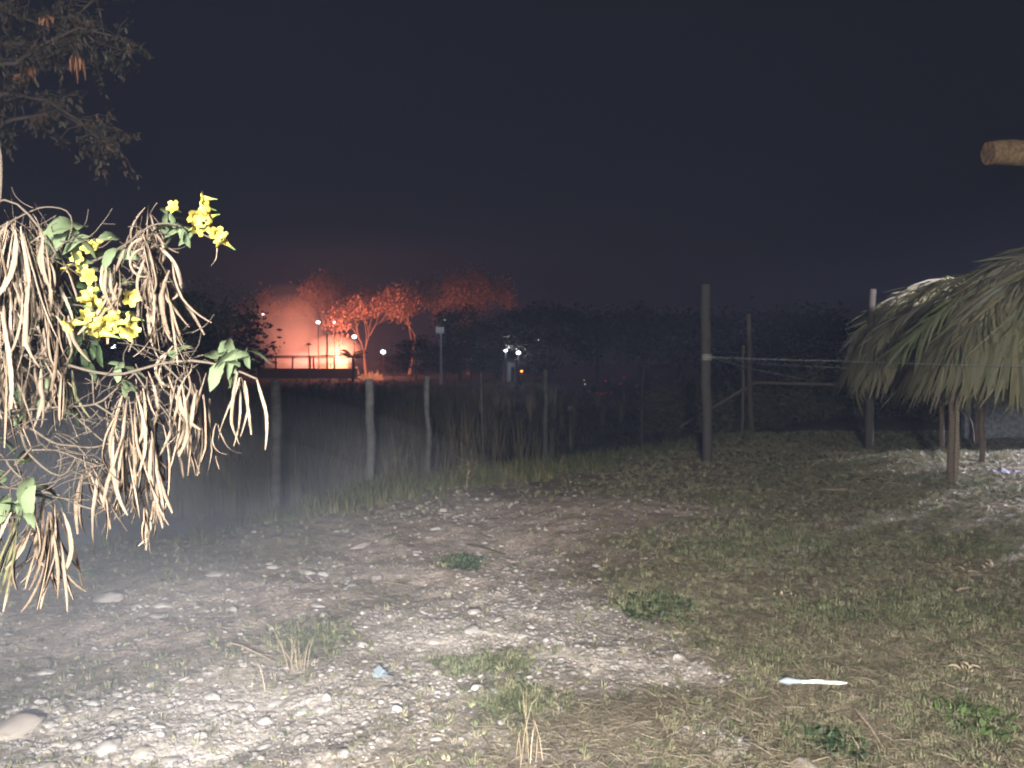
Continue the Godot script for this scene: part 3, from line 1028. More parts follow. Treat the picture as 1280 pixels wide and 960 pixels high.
	smoke_bank("low grey haze over the stones under the pods", Vector3(-2.3, 0.1, -3.1), Vector3(2.5, 1.25, 2.5), 0.046, Color(0.9, 0.94, 1.0))
	# small glowing points on the dark field, far right of the fire
	var em := SphereMesh.new()
	em.radius = 0.035; em.height = 0.05; em.radial_segments = 8; em.rings = 4
	var ew := glow("glimmer_white", Color(1, 0.85, 0.75), 1.3)
	var er := glow("glimmer_red", Color(1, 0.30, 0.16), 0.35)
	var es := [[730, 476, 0, "upper left ember"], [746, 474, 0, "bright ember at the top middle"], [737, 490, 0, "bright ember at the left"], [757, 477, 1, "red ember at the top right"], [747, 492, 1, "red ember at the centre"], [752, 493, 1, "red ember just right of the centre"], [757, 492, 1, "red ember in a row of three, middle one"], [764, 493, 1, "red ember at the end of the row"], [746, 508, 1, "lowest red ember"], [775, 481, 1, "faint red ember at the far right"], [731, 481, 0, "small pale ember at the far left"], [780, 463, 1, "red ember apart at the upper right"]]
	for q in es:
		var p := gp(q[0], maxf(q[1], 473.0))
		var sc2 := absf(p.z) / 40.0 * (1.0 if q[2] == 0 else 1.4)
		single("glimmer", em, ew if q[2] == 0 else er, "%s of those glowing in the dark field" % q[3], "glimmer", Transform3D(Basis.from_scale(Vector3.ONE * sc2), p + Vector3(0, 0.03 * sc2, 0)), "glimmers in the dark field")

# ----------------------------------------------------------------- field and fence
func field() -> void:
	var tall := tuft_mesh(51, 11, 1.0, 0.35, 0.012, 0.35, 4)
	var xfs := []; var cols := []
	for k in 3600:
		var u := rng.randf()
		var d := 10.5 * pow(60.0 / 10.5, u)
		var x := rng.randf_range(-0.85, -0.22 + 0.06 * u + 0.42 * rng.randf() * rng.randf()) * d
		var z := -d
		var s := edge(x, z)
		if s < 1.5: continue
		var sc := rng.randf_range(0.75, 1.3) * (1.0 + u * 0.25)
		xfs.push_back(Transform3D(Basis(Vector3.UP, rng.randf() * TAU) * Basis.from_scale(Vector3(sc, sc * 1.2, sc)), Vector3(x, height(x, z), z)))
		var q := rng.randf_range(0.5, 1.2)
		cols.push_back(Color(0.10 * q, 0.086 * q, 0.055 * q))
	scatter("tall_dry_grass", tall, M.straw, xfs, cols, "tall dry grass standing in the dark field behind the fence", "grass")
	var low := tuft_mesh(52, 12, 0.4, 0.35, 0.012, 0.4, 3)
	xfs = []; cols = []
	for k in 3000:
		var u := rng.randf()
		var d := 12.0 * pow(100.0 / 12.0, u)
		var x := rng.randf_range(-0.3, 0.75) * d
		if edge(x, -d) < 1.0: continue
		var sc := rng.randf_range(0.6, 1.3) * (1.0 + u)
		xfs.push_back(Transform3D(Basis(Vector3.UP, rng.randf() * TAU) * Basis.from_scale(Vector3(sc, sc * 0.8, sc)), Vector3(x, height(x, -d), -d)))
		var q := rng.randf_range(0.5, 1.2)
		cols.push_back(Color(0.045 * q, 0.045 * q, 0.027 * q))
	scatter("field_grass", low, M.straw, xfs, cols, "low dark grass over the field beyond the fence", "grass")

func wood_post(g: Geo, a: Vector3, b: Vector3, r0: float, r1: float, seed_: int, sides := 9, wob := 0.012) -> void:
	var rr := RandomNumberGenerator.new()
	rr.seed = seed_
	var pts := PackedVector3Array(); var rs := PackedFloat32Array()
	for k in 9:
		var t := k / 8.0
		var o := Vector3(rr.randfn(), 0, rr.randfn()) * wob
		if k == 0 or k == 8: o = Vector3.ZERO
		pts.push_back(a.lerp(b, t) + o)
		rs.push_back(lerpf(r0, r1, t) * rr.randf_range(0.93, 1.08))
	g.tube(pts, rs, sides, true, 0.07, rr)

func fence() -> void:
	var list := [
		[345, 475, 0.064, "grey fence post nearest the flowering bush, widest of the fence"],
		[462, 474, 0.060, "grey fence post under the small fire, right of the palm"],
		[534, 470, 0.040, "pale thin fence post, third from the flowering bush"],
		[601, 465, 0.018, "very thin dim fence stake between the third and fourth posts"],
		[682, 462, 0.045, "dim fence post under the gap right of the white lamps"],
		[803, 460, 0.035, "last fence post, barely visible left of the tall wooden pole"],
	]
	for k in list.size():
		var q = list[k]
		var rx := (float(q[0]) - 640.0) / F
		var d := (1.0 + (0.0 - EDGE_A.x) * -EDGE_N.x + EDGE_A.y * EDGE_N.y) / (rx * EDGE_N.x - EDGE_N.y)
		var top := at(q[0], q[1], d)
		var root := thing("fence_post", q[3], "fence post", Vector3(top.x, height(top.x, top.z), top.z), "posts of the fence along the edge of the field")
		var g := Geo.new()
		var z := [0.12, 0.12, 0.09, 0.06, 0.05, 0.03][k] as float  # dimming light along the fence put into each post's tint
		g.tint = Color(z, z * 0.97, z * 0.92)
		wood_post(g, root.position - Vector3(rng.randf_range(-0.05, 0.05), 0.3, 0), top, q[2], q[2] * 0.9, 300 + k, 8, 0.011)
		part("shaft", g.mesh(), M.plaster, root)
		if k in [0, 1, 2, 4]:
			var w := Geo.new()
			w.tint = Color(0.2, 0.18, 0.16)
			for hh in [0.3]:
				var c := top - Vector3(0, hh, 0)
				var ring := PackedVector3Array()
				for j in 13:
					var an := TAU * j / 12.0
					ring.push_back(c + Vector3(cos(an), 0.06 * sin(an * 2.0), sin(an)) * (q[2] * 1.1))
				var rs := PackedFloat32Array(); rs.resize(13); rs.fill(0.003)
				w.tube(ring, rs, 4, false)
			part("wire_tie", w.mesh(), M.plaster, root)

func line_wire(label: String, pts: Array, r: float, sag: float, col: Color) -> void:
	var g := Geo.new()
	g.tint = col
	var ps := PackedVector3Array(); var rs := PackedFloat32Array()
	for s in pts.size() - 1:
		for k in 12:
			var t := k / 12.0
			ps.push_back((pts[s] as Vector3).lerp(pts[s + 1], t) - Vector3(0, sag * 4.0 * t * (1.0 - t), 0))
			rs.push_back(r)
	ps.push_back(pts[-1]); rs.push_back(r)
	g.tube(ps, rs, 5)
	single("wire", g.mesh(), M.plaster, label, "wire", Transform3D(), "lines strung from the tall pole")

func poles() -> void:
	var specs := [
		[882, 356, 884, 582, 11.9, 0.072, 0.070, Color(0.085, 0.08, 0.075), "tall thick weathered wooden pole, nearest of the standing poles"],
		[935, 393, 940, 540, 16.0, 0.062, 0.05, Color(0.09, 0.08, 0.07), "thinner wooden pole behind and right of the tall thick pole"],
		[929, 432, 928, 540, 16.6, 0.035, 0.03, Color(0.14, 0.12, 0.1), "short dark stake beside the thinner wooden pole"],
		[1090, 362, 1086, 565, 13.6, 0.075, 0.058, Color(0.09, 0.085, 0.075), "pale-topped wooden pole rising through the back thatched umbrella"],
	]
	for k in specs.size():
		var q = specs[k]
		var top := at(q[0], q[1], q[4]); var foot := at(q[2], q[3], q[4])
		foot.y = height(foot.x, foot.z)
		var root := thing("wooden_pole", q[8], "pole", foot, "rough wooden poles left of the thatched umbrellas")
		var g := Geo.new()
		g.tint = q[7]
		wood_post(g, foot - Vector3(0, 0.3, 0), top, q[5], q[6], 400 + k, 10, 0.008)
		part("shaft", g.mesh(), M.bark, root)
		if k == 0:
			var kn := Geo.new()
			kn.tint = Color(0.07, 0.06, 0.05)
			var c := at(885, 425, 11.82)
			kn.tube(PackedVector3Array([c + Vector3(-0.03, -0.09, 0.0), c + Vector3(0.0, 0, 0.012), c + Vector3(0.03, 0.08, 0.0)]), PackedFloat32Array([0.006, 0.016, 0.006]), 6)
			part("split", kn.mesh(), M.bark, root)
			var rope := Geo.new()
			rope.tint = Color(0.5, 0.47, 0.42)
			for j in 4:
				var cc := at(883, 444 + j * 2.0, 11.9)
				var ring := PackedVector3Array(); var rs := PackedFloat32Array()
				for m in 15:
					var an := TAU * m / 14.0
					ring.push_back(cc + Vector3(cos(an), 0.08 * sin(an), sin(an)) * 0.077); rs.push_back(0.006)
				rope.tube(ring, rs, 5, false)
			part("rope_binding", rope.mesh(), M.plaster, root)
	var rails := [
		[[944, 478, 15.9], [1050, 481, 14.4], 0.034, Color(0.14, 0.125, 0.10), "horizontal pole rail from the thinner pole to the back thatched umbrella"],
		[[944, 478, 15.95], [850, 533, 18.0], 0.036, Color(0.17, 0.155, 0.13), "slanting pole rail running down left behind the tall thick pole"],
	]
	for k in 2:
		var q = rails[k]
		var g := Geo.new()
		g.tint = q[3]
		var a := at(q[0][0], q[0][1], q[0][2]); var b := at(q[1][0], q[1][1], q[1][2])
		if k == 1: b.y = maxf(b.y, height(b.x, b.z) - 0.05)
		wood_post(g, a, b, q[2], q[2] * 0.9, 420 + k, 8, 0.008)
		single("pole_rail", g.mesh(), M.bark, q[4], "rail", Transform3D(), "pole rails of the open enclosure")
	var p0 := at(884, 446, 11.82)
	line_wire("upper pale line from the tall pole over to the thatched umbrellas", [p0, at(1045, 451, 11.4), at(1340, 459, 8.2)], 0.004, 0.01, Color(0.36, 0.42, 0.40))
	line_wire("short pale line running back from the tall pole to the thinner pole", [p0, at(944, 462, 15.8), at(1005, 474, 17.0)], 0.007, 0.0, Color(0.4, 0.42, 0.44))
	line_wire("second faint line from the thinner pole to the back umbrella", [at(886, 447, 11.85), at(955, 455, 14.4), at(1060, 460, 13.2)], 0.005, 0.0, Color(0.25, 0.27, 0.27))

# ----------------------------------------------------------------- thatched umbrellas
func frond_mesh(seed_: int, n_leaflets: int, l: float, leaf: float) -> ArrayMesh:
	# a dry palm leaf laid outwards along +X and drooping at its end
	var rr := RandomNumberGenerator.new()
	rr.seed = seed_
	var g := Geo.new()
	var spine := PackedVector3Array(); var rs := PackedFloat32Array()
	for k in 6:
		var t := k / 5.0
		spine.push_back(Vector3(l * t, 0.03 * sin(t * PI) - 0.10 * l * t * t, 0)); rs.push_back(0.011 * (1.0 - 0.8 * t))
	g.tint = Color(1.15, 1.05, 0.9)
	g.tube(spine, rs, 4, false)
	for k in n_leaflets:
		var t := 0.08 + 0.92 * (k + 0.5) / n_leaflets
		var p := Vector3(l * t, 0.03 * sin(t * PI) - 0.10 * l * t * t, 0)
		for s in [-1.0, 1.0]:
			var z := rr.randf_range(0.55, 1.3)
			g.tint = Color(z * rr.randf_range(0.88, 1.15), z, z * rr.randf_range(0.7, 1.05))
			var sweep := rr.randf_range(0.25, 0.75) * (1.0 - 0.5 * t)
			var d := Vector3(cos(sweep), rr.randf_range(-0.18, 0.1), sin(sweep) * s).normalized()
			var ll := leaf * rr.randf_range(0.6, 1.15)
			var droop := rr.randf_range(0.0, 0.75)
			var pts := PackedVector3Array(); var ws := PackedFloat32Array()
			for j in 4:
				var q := j / 3.0
				pts.push_back(p + d * ll * q - Vector3(0, droop * ll * q * q, 0))
				ws.push_back([0.008, 0.015, 0.012, 0.002][j])
			g.strip(pts, ws, Vector3(0, rr.randf_range(-0.5, 0.5), 1).normalized().cross(d).cross(d))
	return g.mesh()

func umbrella(label: String, c: Vector3, apex: float, rim: float, radius: float, posts: Array, n_fronds: int, seed_: int, fr: Array) -> void:
	c.y = height(c.x, c.z)
	var root := thing("thatched_umbrella", label, "thatched shelter", c, "thatched umbrellas of dry palm leaves")
	var rr := RandomNumberGenerator.new()
	rr.seed = seed_
	var rise := apex - rim
	# height of the roof at a distance from its middle (flat at the top, steep at the rim)
	var prof := func(q: float) -> float: return rim + rise * (1.0 - q * (0.42 + 0.58 * q * q * q))
	for k in posts.size():
		var p: Vector3 = posts[k]
		p.y = height(p.x, p.z)
		var g := Geo.new()
		g.tint = Color(0.19, 0.16, 0.125)
		var q: float = clampf(Vector2(p.x - c.x, p.z - c.z).length() / radius, 0, 1)
		var top: float = c.y + prof.call(q) - 0.04
		if k == 0:
			wood_post(g, p - Vector3(0.02, 0.3, 0), Vector3(p.x - 0.02, top, p.z), 0.045, 0.04, seed_ + k, 8, 0.004)
			g.tint = Color(0.30, 0.265, 0.215)  # right half tinted lighter: light from the right put into its colour
			wood_post(g, p - Vector3(-0.045, 0.3, 0), Vector3(p.x + 0.045, top, p.z), 0.032, 0.03, seed_ + 9, 7, 0.004)
		else:
			wood_post(g, p - Vector3(0, 0.3, 0), Vector3(p.x, top, p.z), 0.042, 0.036, seed_ + k, 8, 0.01)
		part("post", g.mesh(), M.bark, root)
	for k in 10:
		var an := TAU * k / 10.0 + 0.2
		var o := Vector3(cos(an), 0, sin(an))
		var g := Geo.new()
		g.tint = Color(0.2, 0.15, 0.1)
		g.tube(PackedVector3Array([c + Vector3(0, apex - 0.12, 0), c + o * radius * 0.5 + Vector3(0, prof.call(0.5) - 0.1, 0), c + o * radius * 0.92 + Vector3(0, prof.call(0.92) - 0.1, 0)]), PackedFloat32Array([0.03, 0.028, 0.02]), 6)
		part("rafter", g.mesh(), M.bark, root)
	# the packed lower layer of leaf strips
	var g2 := Geo.new()
	for k in 2600:
		var an := rr.randf() * TAU
		var q := sqrt(rr.randf()) * 0.98
		var o := Vector3(cos(an), 0, sin(an))
		var sd := Vector3(-o.z, 0, o.x)
		var len_ := rr.randf_range(0.3, 0.55)
		var q1: float = q + len_ / radius
		var p0 := c + o * radius * q + Vector3(0, prof.call(q) + rr.randf_range(-0.03, 0.03), 0)
		var y1: float = prof.call(minf(q1, 1.0)) - maxf(q1 - 1.0, 0.0) * radius * 0.9
		var p1 := c + o * radius * minf(q1, 1.0 + (q1 - 1.0) * 0.4) + sd * rr.randf_range(-0.12, 0.12) + Vector3(0, y1 + rr.randf_range(-0.04, 0.03), 0)
		var z := rr.randf_range(0.5, 1.3)
		g2.tint = Color(z * rr.randf_range(0.9, 1.1), z, z * rr.randf_range(0.75, 1.0))
		g2.strip(PackedVector3Array([p0, p0.lerp(p1, 0.5) + Vector3(0, 0.015, 0), p1]), PackedFloat32Array([0.02, 0.022, 0.006]), sd)
	part("thatch_layer", g2.mesh(), M.thatch0, root).set_meta("kind", "stuff")
	# single palm leaves laid over it in courses, the lowest hanging past the rim
	for k in n_fronds:
		var course := k % 5
		var q := [0.02, 0.24, 0.44, 0.62, 0.74][course] as float
		q += rr.randf_range(-0.05, 0.07)
		var an := TAU * (k / 5) / float(n_fronds / 5) + course * 0.37 + rr.randf_range(-0.1, 0.1)
		var o := Vector3(cos(an), 0, sin(an))
		var slope := Vector3(radius * 0.3, prof.call(q + 0.3) - prof.call(q), 0)
		var pitch := atan2(slope.y, slope.x) + rr.randf_range(-0.16, 0.12)
		if course == 4: pitch -= rr.randf_range(0.05, 0.32)
		if course > 1 and rr.randf() < 0.14: pitch += rr.randf_range(0.2, 0.5)
		var b := Basis(Vector3.UP, -an + rr.randf_range(-0.5, 0.5)) * Basis(Vector3.BACK, pitch) * Basis(Vector3.RIGHT, rr.randf_range(-0.7, 0.7))
		var s := rr.randf_range(0.75, 1.1) * (rr.randf_range(1.05, 1.25) if rr.randf() < 0.2 else 1.0) * (0.85 if course == 4 else 1.0)
		part("palm_leaf", fr[rr.randi() % fr.size()], M["thatch%d" % (rr.randi() % 4)], root, Transform3D(b * Basis.from_scale(Vector3(s, s, s)), c + o * radius * q + Vector3(0, prof.call(q) + 0.05, 0)))

func palapas() -> void:
	var fr := []
	for k in 5: fr.push_back(frond_mesh(500 + k, 17, 0.9, 0.62))
	var c1 := at(1322, 600, 10.25)
	umbrella("near thatched umbrella with drooping dry palm leaves on a split wooden post, right half lighter", c1, 3.15, 1.36, 1.85, [gp(1190, 606), Vector3(c1.x + 1.3, 0, c1.z + 0.9), Vector3(c1.x - 0.1, 0, c1.z - 1.5)], 230, 61, fr)
	var c2 := at(1182, 570, 13.7)
	umbrella("back thatched umbrella with pale lit leaves along its top", c2, 3.0, 1.33, 1.75, [gp(1221, 556), Vector3(c2.x - 1.1, 0, c2.z - 0.7), Vector3(c2.x - 0.2, 0, c2.z + 0.2)], 200, 62, fr)
	# pale low wall beyond
	var a := Vector3(9.2, 0, -15.7); var b := Vector3(17.0, 0, -15.1)
	var root := thing("low_wall", "dim pale low wall seen under the near thatched umbrella's hanging leaves", "wall", Vector3((a.x + b.x) / 2, 0, (a.z + b.z) / 2))
	var g := Geo.new()
	g.tint = Color(0.26, 0.29, 0.31)
	var y := Basis(Vector3.UP, -atan2(b.z - a.z, b.x - a.x))
	var l := (b - a).length()
	g.box(Transform3D(y, root.position + Vector3(0, 0.45, 0)), Vector3(l, 1.4, 0.16), 0.01)
	part("wall", g.mesh(), M.plaster, root)
	var cp := Geo.new()
	cp.tint = Color(0.22, 0.23, 0.24)
	cp.box(Transform3D(y, root.position + Vector3(0, 1.19, 0)), Vector3(l + 0.04, 0.08, 0.22), 0.01)
	part("coping", cp.mesh(), M.plaster, root)
	# bent bare sapling by the second post
	var sp := gp(1200, 560)
	var sg := Geo.new()
	sg.tint = Color(0.1, 0.08, 0.06)
	sg.tube(PackedVector3Array([at(1216, 553, 13.0), at(1214, 530, 13.0), at(1205, 510, 13.05), at(1196, 494, 13.1)]), PackedFloat32Array([0.02, 0.018, 0.015, 0.008]), 6)
	sg.tube(PackedVector3Array([at(1205, 510, 13.05), at(1212, 500, 13.1), at(1216, 488, 13.2)]), PackedFloat32Array([0.012, 0.009, 0.005]), 5)
	single("bent_stick", sg.mesh(), M.bark, "thin bent dark stick leaning by the back umbrella's thin post", "stick")

# ----------------------------------------------------------------- tree over the upper left corner
func overhead_tree() -> void:
	var rr := RandomNumberGenerator.new()
	rr.seed = 77
	var base := Vector3(-7.3, 0, -7.0)
	base.y = height(base.x, base.z)
	var root := thing("tree", "dim spreading tree with brownish leaves, reaching over from the left above the bush", "tree", base)
	var g := Geo.new()
	g.tint = Color(0.16, 0.13, 0.10)
	var fork := Vector3(-6.9, 3.6, -7.0)
	g.tube(PackedVector3Array([base - Vector3(0, 0.3, 0), base + Vector3(0.1, 1.5, 0), fork]), PackedFloat32Array([0.2, 0.16, 0.13]), 9)
	part("trunk", g.mesh(), M.bark, root)
	var limbs := [
		[[-60, 190, 7.2], [15, 150, 7.2], [75, 141, 7.1], [110, 160, 7.0], [150, 188, 6.9]],
		[[-60, 120, 7.0], [10, 118, 7.0], [60, 126, 7.0], [100, 152, 6.9], [128, 178, 6.8]],
		[[-60, 60, 7.0], [20, 55, 7.0], [80, 62, 7.0], [120, 52, 7.0], [155, 64, 7.0]],
		[[-60, 10, 7.2], [0, 12, 7.2], [50, 30, 7.1], [95, 20, 7.1], [130, -10, 7.1]],
		[[-60, 80, 6.6], [20, 80, 6.6], [55, 55, 6.6], [100, 35, 6.5], [140, 45, 6.5]],
		[[-40, 30, 7.5], [10, 5, 7.6], [45, -20, 7.6], [70, -60, 7.7]],
	]
	var lg := Geo.new()
	for l in limbs:
		var bg := Geo.new()
		bg.tint = Color(0.09, 0.078, 0.065)
		var pts := PackedVector3Array([fork]); var rs := PackedFloat32Array([0.06])
		for q in l:
			pts.push_back(at(q[0], q[1], q[2])); rs.push_back(lerpf(0.024, 0.005, float(rs.size() - 1) / l.size()))
		bg.tube(pts, rs, 5)
		for k in range(1, pts.size()):
			for j in 9:
				var p := pts[k - 1].lerp(pts[k], rr.randf()) if k > 1 else pts[k]
				var d := Vector3(rr.randfn(), rr.randfn() * 0.6 - 0.15, rr.randfn() * 0.6).normalized()
				var ln := rr.randf_range(0.15, 0.45)
				var mid := p + d * ln * 0.5 + Vector3(0, 0.03, 0)
				var e := p + d * ln - Vector3(0, 0.06, 0)
				bg.tube(PackedVector3Array([p, mid, e]), PackedFloat32Array([0.006, 0.004, 0.002]), 3, false)
				for m in 15:
					var lp := p.lerp(e, rr.randf_range(0.25, 1.0)) + Vector3(rr.randfn(), rr.randfn(), rr.randfn()) * 0.025
					var ld := Vector3(rr.randfn(), rr.randfn() - 0.5, rr.randfn()).normalized()
					var z := rr.randf_range(0.5, 1.4)
					lg.tint = Color(0.04 * z, 0.038 * z, 0.024 * z) if rr.randf() < 0.6 else Color(0.052 * z, 0.032 * z, 0.022 * z)
					var sz := rr.randf_range(0.014, 0.034)
					lg.strip(PackedVector3Array([lp, lp + ld * sz, lp + ld * sz * 2.0]), PackedFloat32Array([0.003, sz * 0.38, 0.002]), ld.cross(Vector3(0.3, 0.5, 1)))
		part("branch", bg.mesh(), M.bark, root)
	part("foliage", lg.mesh(), M.leaf, root).set_meta("kind", "stuff")
	# rusty bunches of dry pods
	for q in [[95, 64, 46, 14], [36, 82, 24, 10], [28, 92, 16, 8], [60, 20, 18, 8]]:
		var pg := Geo.new()
		var top := at(q[0], q[1], 6.9)
		for k in 16:
			var z := rr.randf_range(0.6, 1.2)
			pg.tint = Color(0.26 * z, 0.13 * z, 0.07 * z)
			var o := Vector3(rr.randfn(), 0, rr.randfn()) * float(q[3]) / F * 6.9 * 0.4
			var ln := float(q[2]) / F * 6.9 * rr.randf_range(0.5, 1.0)
			pg.ribbon(PackedVector3Array([top, top + o + Vector3(0, -ln * 0.4, 0), top + o * 1.2 + Vector3(0, -ln, 0)]), PackedFloat32Array([0.004, 0.016, 0.003]), Vector3(rr.randfn(), 0, rr.randfn()).normalized(), 0.3)
		part("pod_bunch", pg.mesh(), M.leaf, root)

func roof_log() -> void:
	var a := at(1234, 192, 3.5); var b := a + Vector3(2.6, 0.04, -0.10)
	var root := thing("roof_beam", "round yellowish log end jutting in at the upper right, high above the umbrellas", "beam", Vector3(b.x, 0, b.z))
	var g := Geo.new()
	g.tint = Color(0.068, 0.046, 0.02)
	var pts := PackedVector3Array(); var rs := PackedFloat32Array()
	var rr := RandomNumberGenerator.new(); rr.seed = 9
	for k in 20:
		var t := k / 19.0
		pts.push_back(a.lerp(b, t * t * 0.7 + t * 0.3) + Vector3(0, 0.004 * sin(t * 21.0), 0.003 * cos(t * 17.0)))
		rs.push_back((0.056 if k > 0 else 0.051) * (1.0 + rr.randf_range(-0.03, 0.03)))
	g.tube(pts, rs, 18, true, 0.03, rr)
	part("log", g.mesh(), M.wood, root)
	var pg := Geo.new()
	pg.tint = Color(0.25, 0.19, 0.12)
	wood_post(pg, Vector3(b.x - 0.3, -0.3, b.z), Vector3(b.x - 0.3, b.y - 0.03, b.z), 0.07, 0.06, 31, 10)
	part("post", pg.mesh(), M.wood, root)

# ----------------------------------------------------------------- stones
func number_word(n: int) -> String:
	var tens := ["", "ten", "twenty", "thirty", "forty", "fifty", "sixty", "seventy", "eighty", "ninety"]
	var out := ("hundred-" if n >= 100 and n < 200 else ("two-hundred-" if n >= 200 else ""))
	var m := n % 100
	var t: String = tens[m / 10]
	if m % 10 == 5: t = "fifteen" if m / 10 == 1 else (t + "-five" if m / 10 > 0 else "five")
	return (out + t).trim_suffix("-")

func where_label(p: Vector3, marks: Array) -> String:
	var best: Array = []
	for m in marks:
		var q: Vector3 = m[1]
		best.push_back([Vector2(p.x - q.x, p.z - q.z).length(), m])
	best.sort_custom(func(a, b): return a[0] < b[0])
	var mk: Array = best[0][1]
	var dx: float = p.x - (mk[1] as Vector3).x
	var dz: float = p.z - (mk[1] as Vector3).z
	var bits := []
	if absf(dx) >= 0.08: bits.push_back("%s cm %s" % [number_word(int(round(absf(dx) * 20.0)) * 5), "right" if dx > 0 else "left"])
	if absf(dz) >= 0.08: bits.push_back("%s cm %s" % [number_word(int(round(absf(dz) * 20.0)) * 5), "nearer" if dz > 0 else "farther"])
	var off := "touching" if bits.is_empty() else " and ".join(bits) + (" of" if bits.size() == 1 and absf(dx) >= 0.08 else " than")
	return "%s %s" % [off, mk[0]]

func stones() -> void:
	var rocks := []
	for k in 10:
		rocks.push_back(rock_mesh(600 + k * 3, 2 if k < 5 else 1, Vector3(1.0, [0.42, 0.55, 0.65, 0.5, 0.36, 0.6, 0.45, 0.7, 0.5, 0.4][k], [0.8, 0.7, 0.85, 0.6, 0.75, 0.9, 0.65, 0.8, 0.7, 0.85][k])))
	var tones := [["pale grey", Color(0.45, 0.42, 0.385)], ["whitish", Color(0.52, 0.495, 0.46)], ["tan", Color(0.43, 0.38, 0.32)], ["grey", Color(0.385, 0.36, 0.335)], ["pinkish grey", Color(0.42, 0.37, 0.335)]]
	var mats := []
	for k in 5:
		var mm := (M.stone as StandardMaterial3D).duplicate() as StandardMaterial3D
		mm.resource_name = "stone_" + str(k)
		mm.vertex_color_use_as_albedo = false
		mm.albedo_color = (tones[k][1] as Color).linear_to_srgb()
		mats.push_back(mm)
	# px, py, width, height, tone, own label ("" = told by where it lies)
	var hand := [
		[272, 712, 28, 14, 0, "broad flat pale stone under the dark slope, nearest the bush's lower right pods"],
		[342, 705, 22, 10, 0, "lone flat pale stone below the fence post nearest the bush"],
		[135, 742, 36, 22, 0, "largest dim pale stone just right of the lowest hanging pod bunch"],
		[1065, 810, 26, 12, 2, "smooth oval buff stone alone in the dry grass on the right"],
		[450, 675, 30, 18, 4, "pinkish angular rock at the grassy brow, lit on its left side"],
		[14, 894, 70, 46, 2, "big brownish boulder cut off by the photo's left edge"],
		[598, 852, 22, 22, 1, "pointed whitish stone standing up beside the green weeds, near the middle bottom"],
		[497, 880, 16, 20, 1, "small upright egg-shaped whitish stone below the bluish plastic scrap"],
		[848, 815, 20, 22, 0, "pale lump at the right end of the gravel patch, left of the oval stone"],
		[905, 932, 38, 24, 2, "buff half-buried stone at the bottom, right of the gravel patch"],
		[1003, 950, 44, 26, 2, "wide buff stone at the bottom edge under the white plastic stick"],
		[555, 634, 16, 10, 2, "yellowish stone at the foot of the tall edge grass"],
		[138, 926, 34, 20, 0, ""], [180, 930, 32, 20, 2, ""], [260, 888, 22, 14, 0, ""], [292, 877, 28, 12, 0, ""], [314, 879, 16, 14, 1, ""],
		[330, 896, 20, 16, 0, ""], [378, 885, 22, 10, 1, ""], [345, 874, 20, 12, 0, ""], [410, 865, 16, 18, 0, ""], [375, 917, 30, 20, 0, ""], [412, 901, 11, 9, 1, ""],
		[450, 855, 26, 18, 4, ""], [520, 825, 18, 12, 0, ""], [545, 838, 14, 10, 0, ""], [482, 919, 22, 14, 0, ""], [172, 755, 14, 9, 0, ""], [205, 752, 22, 13, 1, ""],
		[197, 764, 24, 11, 0, ""], [290, 757, 16, 15, 0, ""], [310, 762, 9, 8, 0, ""], [385, 712, 26, 11, 0, ""], [404, 713, 15, 13, 1, ""], [430, 720, 24, 14, 0, ""], [438, 728, 18, 11, 0, ""],
		[395, 755, 20, 8, 0, ""], [405, 765, 15, 12, 0, ""], [470, 715, 28, 17, 4, ""], [520, 740, 15, 11, 0, ""], [558, 739, 11, 9, 0, ""], [595, 760, 24, 15, 0, ""], [590, 784, 26, 14, 0, ""],
		[545, 796, 22, 13, 4, ""], [512, 798, 15, 9, 0, ""], [485, 790, 20, 11, 0, ""], [455, 800, 18, 18, 0, ""], [52, 827, 28, 7, 0, ""], [60, 835, 26, 15, 1, ""], [185, 811, 22, 9, 0, ""], [262, 820, 22, 9, 0, ""],
		[190, 850, 18, 13, 0, ""], [220, 860, 15, 9, 1, ""], [147, 864, 17, 13, 1, ""], [120, 872, 22, 19, 0, ""], [78, 883, 22, 16, 1, ""], [145, 886, 28, 17, 2, ""], [96, 927, 24, 15, 0, ""],
		[75, 926, 26, 15, 0, ""], [8, 929, 15, 9, 1, ""], [240, 907, 15, 11, 0, ""], [246, 914, 13, 17, 1, ""], [265, 866, 24, 15, 0, ""], [28, 950, 30, 16, 0, ""], [60, 952, 26, 16, 2, ""], [215, 945, 30, 14, 0, ""],
		[330, 930, 22, 12, 0, ""], [430, 935, 22, 14, 0, ""], [560, 905, 16, 12, 2, ""], [640, 745, 14, 9, 0, ""], [622, 770, 16, 10, 0, ""], [655, 790, 16, 10, 3, ""], [700, 800, 16, 10, 0, ""], [730, 835, 18, 10, 0, ""],
		[560, 640, 12, 8, 0, ""], [545, 657, 14, 9, 1, ""], [610, 622, 12, 7, 0, ""], [505, 640, 11, 6, 0, ""], [430, 660, 16, 8, 0, ""], [700, 650, 10, 6, 0, ""], [970, 752, 20, 6, 0, ""], [1048, 850, 15, 7, 2, ""], [812, 790, 11, 7, 0, ""],
		[1010, 733, 9, 6, 0, ""], [762, 640, 9, 5, 0, ""], [820, 637, 9, 5, 0, ""], [640, 700, 9, 7, 0, ""], [560, 700, 12, 7, 2, ""],
	]
	var marks := []
	for q in hand:
		if q[5] != "":
			marks.push_back(["the left-edge boulder" if q[0] == 14 else "the pinkish brow rock" if q[0] == 450 else "the oval buff stone" if q[0] == 1065 else "the pointed stone" if q[0] == 598 else "the broad flat stone" if q[0] == 272 else "the egg-shaped stone" if q[0] == 497 else "the bottom-edge stone" if q[0] == 1003 else "the gravel-end lump" if q[0] == 848 else "", gp(q[0], q[1])])
	marks = marks.filter(func(m): return m[0] != "")
